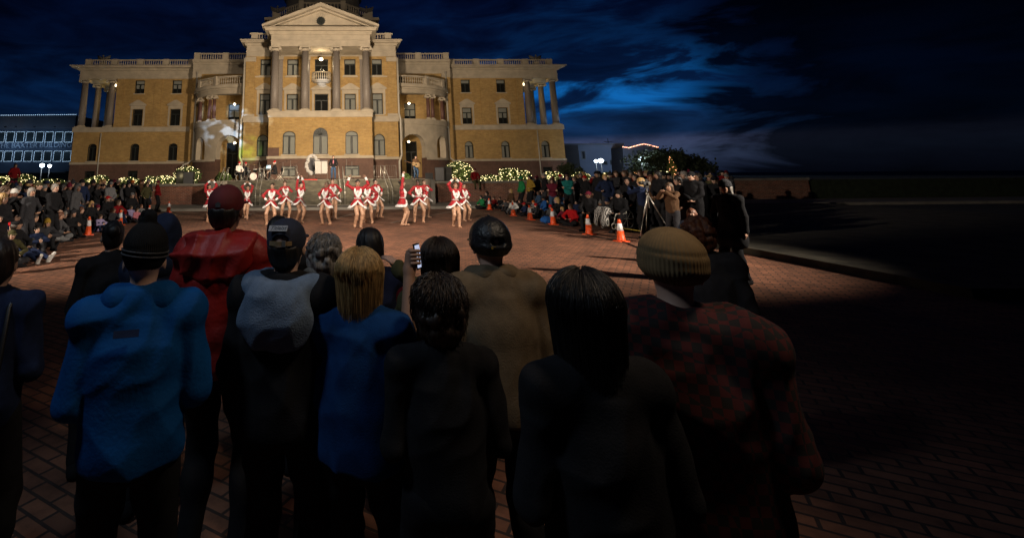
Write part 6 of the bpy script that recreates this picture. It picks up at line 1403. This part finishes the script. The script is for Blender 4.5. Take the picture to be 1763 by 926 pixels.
SH = [(766,812,276,312,35.3,'big round shrub beside the black loudspeakers', dict(bulbs=150, leaves=2600)), (825,860,299,311,35.0,'low mounded shrub right of the spectator on the wall', dict(bulbs=70)), (859,889,287,311,35.0,'square clipped shrub beside the low mound', dict(bulbs=120, box=True)), (886,912,286,306,36.0,'shrub behind the green jacket spectator', dict(bulbs=70)),
      (932,966,287,304,37.0,'wide shrub behind the maroon sweater spectator', dict(bulbs=90)), (983,1012,287,302,38.0,'shrub beneath the pale blue-grey building', dict(bulbs=70)), (1034,1054,286,300,38.0,'small shrub below the pair of white globes', dict(bulbs=45)), (1062,1084,283,297,38.5,'amber and white lit shrub right of the paired globes', dict(bulbs=60, bm_='r')),
      (1088,1112,283,298,38.5,'amber lit shrub beneath the single bright lamp', dict(bulbs=50, bm_='r')), (1123,1151,286,302,37.5,'round shrub before the dark tree', dict(bulbs=80)), (-6,24,293,312,36.0,'shrub below the blue window lights at the picture edge', dict(bulbs=110)), (22,62,292,313,36.0,'bright shrub left of the twin lamps', dict(bulbs=140)),
      (70,112,293,306,36.5,'sparse shrub right of the twin lamps', dict(bulbs=36)), (143,160,293,305,36.5,'small shrub under the drainpipe', dict(bulbs=28)), (158,189,290,308,36.3,'shrub right of the drainpipe below the ground floor window', dict(bulbs=80)), (205,241,292,306,36.3,'shrub below the second ground floor window', dict(bulbs=80)),
      (250,272,292,308,35.6,'shrub above the man in grey cap', dict(bulbs=50)), (266,306,301,318,34.6,'low hedge along the wall left of the loudspeakers', dict(bulbs=110)), (300,346,286,318,35.6,'tall shrub behind the loudspeakers', dict(bulbs=90, leaves=1600))]
for i, (a, c, t0, b0, Y, lab, k) in enumerate(SH): shr(a, c, t0, b0, Y, 100+i, lab, **k)
q = atY(1158, 300, 40); shrub((q[0], 40, 1.25), (.55, .5, .95), 140, 'slim conical tree strung with red lights', bulbs=50, bm_='r', cone_=True)
# grey-green planting on the steps side
shr(372, 398, 296, 318, 35.9, 150, 'dark unlit shrub beside the curved arcade stairs', bulbs=0, dark=True); shr(690, 706, 296, 312, 36, 151, 'dark unlit shrub beside the drainpipe and rail', bulbs=0, dark=True)

# ================================================================ BLUE-LIT BUILDING
YB = 108.0
a0 = atY(-60, 201, YB); a1 = atY(131, 201, YB); zb = lambda px, py: atY(px, py, YB)[2]
BB = empty('shop_building', (a0[0], YB, 0)); tag(BB, 'long dark flat roofed building with windows outlined in white-blue lights', 'building'); Wd = a1[0]-a0[0]
DK = mat('dark_facade', (.11,.11,.12), .85, .2, .3); DB = mat('blue_lit_render', (.06,.075,.10), .8, .2, .4)
top = a1[2]+.3; b = MB(); b.box(0, Wd, 0, 18, 0, top); b.build('wall', DB, BB); zf = zb(60, 222); b = MB(); b.box(-.05, Wd+.02, -.12, -.001, zf, top-.05); b.build('upper_facade', DK, BB)
for r0, cols in (((227.5, 245), (118,101.5,85,68.5,52,35,18,1.5,-15,-32,-48)), ((260.5, 278), (115.5,99,82,65.5,48.5,31.5,14.5,-2,-19,-36,-52))):
    for px in cols:
        A_ = atY(px-5.2, r0[0], YB)-np.array((a0[0], YB, 0)); C_ = atY(px+5.8, r0[1], YB)-np.array((a0[0], YB, 0))
        b = MB(); b.box(A_[0], C_[0], -.05, -.001, C_[2], A_[2]); wdo = b.build('window', M['frame'], BB)
        b = MB(); b.add([(A_[0]+.1,-.06,C_[2]+.1),(C_[0]-.1,-.06,C_[2]+.1),(C_[0]-.1,-.06,A_[2]-.1),(A_[0]+.1,-.06,A_[2]-.1)], [(0,1,2,3)]); b.build('pane', M['glass'], wdo)
        b = MB(); P = []; w_, h_ = C_[0]-A_[0], A_[2]-C_[2]; tot = 2*(w_+h_); n = 30
        for k in range(n):
            d = tot*k/n
            if d < w_: q = (A_[0]+d, C_[2])
            elif d < w_+h_: q = (C_[0], C_[2]+d-w_)
            elif d < 2*w_+h_: q = (C_[0]-(d-w_-h_), A_[2])
            else: q = (A_[0], A_[2]-(d-2*w_-h_))
            b.ball((q[0], -.15, q[1]), .042, 6, 4)
        b.build('light_chain', WBULB, wdo)
b = MB(); x_ = 0
while x_ < Wd: b.ball((x_, -.15, top+.12), .065, 6, 4); x_ += .42
b.build('roof_light_chain', WBULB, BB)
for px in (10, 28, 60, 95): q = atY(px, 219, YB); b = MB(); b.box(q[0]-a0[0]-.25, q[0]-a0[0]+.25, -.14, -.121, q[2]-.12, q[2]+.12); b.build('vent', M['black'], BB)
q = atY(59, 250.5, YB); textobj('lettering', 'THE BAXTER BUILDING', 1.55, mat('sign_letters', (.42,.44,.46), .6), BB, Matrix.Translation(Vector((q[0]-a0[0], -.06, q[2]))) @ Matrix.Rotation(rad(90), 4, 'X'), 0, .05)
for i_, x_ in enumerate((4, 12, 20)):
    l = bpy.data.lights.new('window_string_glow', 'POINT'); l.energy = 300; l.color = (.35,.6,1); l.shadow_soft_size = 1; lo = bpy.data.objects.new('window_string_glow', l); COL.objects.link(lo); lo.location = (a0[0]+x_, YB-4, 9)
b = MB(); b.box(0.1, Wd-.1, -1.6, -.13, 3.0, 3.3); b.build('awning', DK, BB)
# street lamps (globes)
def street_lamp(px, py, Y, r, lab, e=160, two=False, spot=True):
    q = atY(px, py, Y); o = empty('street_lamp', (q[0], Y, 0)); tag(o, lab, 'street lamp', 'globe street lamps'); b = MB(); b.lathe([(.14,0),(.12,.5),(.06,.7),(.05,q[2]-r)], (0,0,0), 10); b.build('post', M['black'], o, True)
    b = MB(); b.ball((0,0,q[2]), (r, r, r*.85), 12, 8); b.build('globe', M['coolglow'], o, True); l = bpy.data.lights.new('street_lamp_or_fill', 'POINT'); l.energy = e; l.color = (.75,.88,1); l.shadow_soft_size = r; lo = bpy.data.objects.new('street_lamp_or_fill', l); COL.objects.link(lo); lo.parent = o; lo.location = (0, -r-.2, q[2])
street_lamp(72.5, 285, 62, .26, 'street lamp with the larger white globe of the two by the blue windows'); street_lamp(85.5, 286, 70, .24, 'street lamp with the smaller white globe of the two by the blue windows')
street_lamp(1026, 277.5, 66, .22, 'street lamp with smaller globe of the pair before the pale building'); street_lamp(1034.5, 277, 62, .30, 'street lamp with larger globe of the pair before the pale building'); street_lamp(1103.5, 274, 58, .24, 'single bright street lamp before the dark gabled building')
# ================================================================ far side
YP = 92.0
def building(px0, px1, ytop, Y, m, lab, depth=16):
    a = atY(px0, ytop, Y); c = atY(px1, ytop, Y); r = empty('building', (a[0], Y, 0)); tag(r, lab, 'building'); w_ = c[0]-a[0]; h = c[2]; b = MB(); b.box(0, w_, 0, depth, 0, h); b.build('wall', m, r); b = MB(); b.box(-.15, w_+.15, -.15, depth, h, h+.3); b.build('parapet', DK, r); return r, w_, h, a
PB = mat('pale_blue_render', (.13,.15,.19), .9, .12, .4); GB = mat('grey_block', (.055,.05,.05), .9, .15, .4)
r, w_, h, a = building(972, 995, 250.5, 86, GB, 'grey plain low building beside the courthouse corner')
r, w_, h, a = building(993, 1073, 249.5, YP, PB, 'pale blue-grey flat roofed building with one dark window')
for (pa, pb_, ya, yb) in ((1000, 1009, 260, 275), (1050, 1064, 276, 284), (1036, 1046, 278, 284)):
    A_ = atY(pa, ya, YP); C_ = atY(pb_, yb, YP); b = MB(); b.box(A_[0]-a[0], C_[0]-a[0], -.06, -.002, C_[2], A_[2]); wdo = b.build('window', M['frame'], r); b = MB(); b.box(A_[0]-a[0]+.15, C_[0]-a[0]-.15, -.08, -.062, C_[2]+.15, A_[2]-.15); b.build('pane', M['unlit_room'], wdo)
b = MB(); q = atY(1051, 238, YP); b.tube([(q[0]-a[0], 1, h), (q[0]-a[0], 1, q[2])], .06, 4); b.tube([(q[0]-a[0]-.8, 1, q[2]-.6), (q[0]-a[0]+.8, 1, q[2]-.6)], .05, 4); b.build('roof_aerial', M['black'], r)
l = bpy.data.lights.new('street_light_glow', 'POINT'); l.energy = 1500; l.color = (.5,.68,1); l.shadow_soft_size = .5; lo = bpy.data.objects.new('street_light_glow', l); COL.objects.link(lo); lo.location = (a[0]+w_*.6, YP-9, 5)
DG = mat('dark_gable', (.03,.03,.035), .9, .15, .4); YG = 88.0
pts_ = [(1072,254),(1082,255.5),(1100,250.5),(1108,249),(1118,251),(1135,255.5)]
a = atY(1072, 290, YG); r = empty('building', (a[0], YG, 0)); tag(r, 'dark gabled building with orange lights along its roof', 'building')
P = [(atY(px, py, YG)[0]-a[0], atY(px, py, YG)[2]) for px, py in pts_]; b = MB(); b.prism([(0,0)]+P[:0]+[(P[-1][0],0)]+P[::-1], 0, 14); b.build('wall', DG, r)
b = MB()
for (x0, z0), (x1, z1) in zip(P, P[1:]):
    n = max(2, int(math.hypot(x1-x0, z1-z0)/.28))
    for k in range(n): b.ball((x0+(x1-x0)*k/n, -.15, z0+(z1-z0)*k/n+.08), .085, 6, 4)
b.build('roof_light_chain', RBULB, r); b = MB(); b.box(.8, P[-1][0]-.3, -.4, -.02, P[0][1]-2.0, P[0][1]-1.7); b.build('cornice', GB, r)
# trees
def tree(c, R3, seed, lab, leaves=5000, dens=.6):
    R_ = np.random.default_rng(seed); r = empty('tree', c); tag(r, lab, 'tree'); H = R3[2]*2; b = MB(); tz = H*.35; b.tube([(0,0,0),(.05,0,tz*.6),(0,.05,tz)], [.35,.26,.2], 8); 
    cl = []
    for k in range(9):
        e = np.array((R_.uniform(-.75,.75)*R3[0], R_.uniform(-.75,.75)*R3[1], R_.uniform(.42,.95)*H)); b.tube([(0,0,tz*.8), e*.55+np.array((0,0,tz*.45)), e], [.14,.08,.03], 5); cl.append(e)
    for k in range(16): v = R_.normal(size=3); v /= np.linalg.norm(v); cl.append(np.array((0,0,H*.62))+v*np.array((R3[0]*.75, R3[1]*.75, H*.30)))
    b.build('trunk', BARK, r, True); b = MB()
    for i in range(leaves):
        q = cl[R_.integers(len(cl))]+R_.normal(size=3)*np.array((R3[0], R3[1], H*.4))*.17; a_ = R_.normal(size=3); a_ /= np.linalg.norm(a_); c_ = np.cross(a_, R_.normal(size=3)); c_ /= np.linalg.norm(c_)+1e-6; l_ = R_.uniform(.10, .22)
        b.add([q-a_*l_, q+c_*l_*.5, q+a_*l_, q-c_*l_*.5], [(0,1,2,3)])
    b.build('crown', mat('tree_leaf', (.035,.05,.02), .7, .4, 1), r)
q = atY(1140, 262, 58); tree((q[0], 58, .3), (4.2, 3.5, 2.05), 5, 'dark spreading tree behind the red and white lit cone tree'); q = atY(1176, 270, 52); tree((q[0], 52, .3), (2.6, 2.6, 1.7), 6, 'dark tree at the edge with pale trunks')
q = atY(985, 275, 60); tree((q[0], 60, .3), (1.5, 1.3, 1.35), 7, 'small dark tree before the grey plain building', 1600)
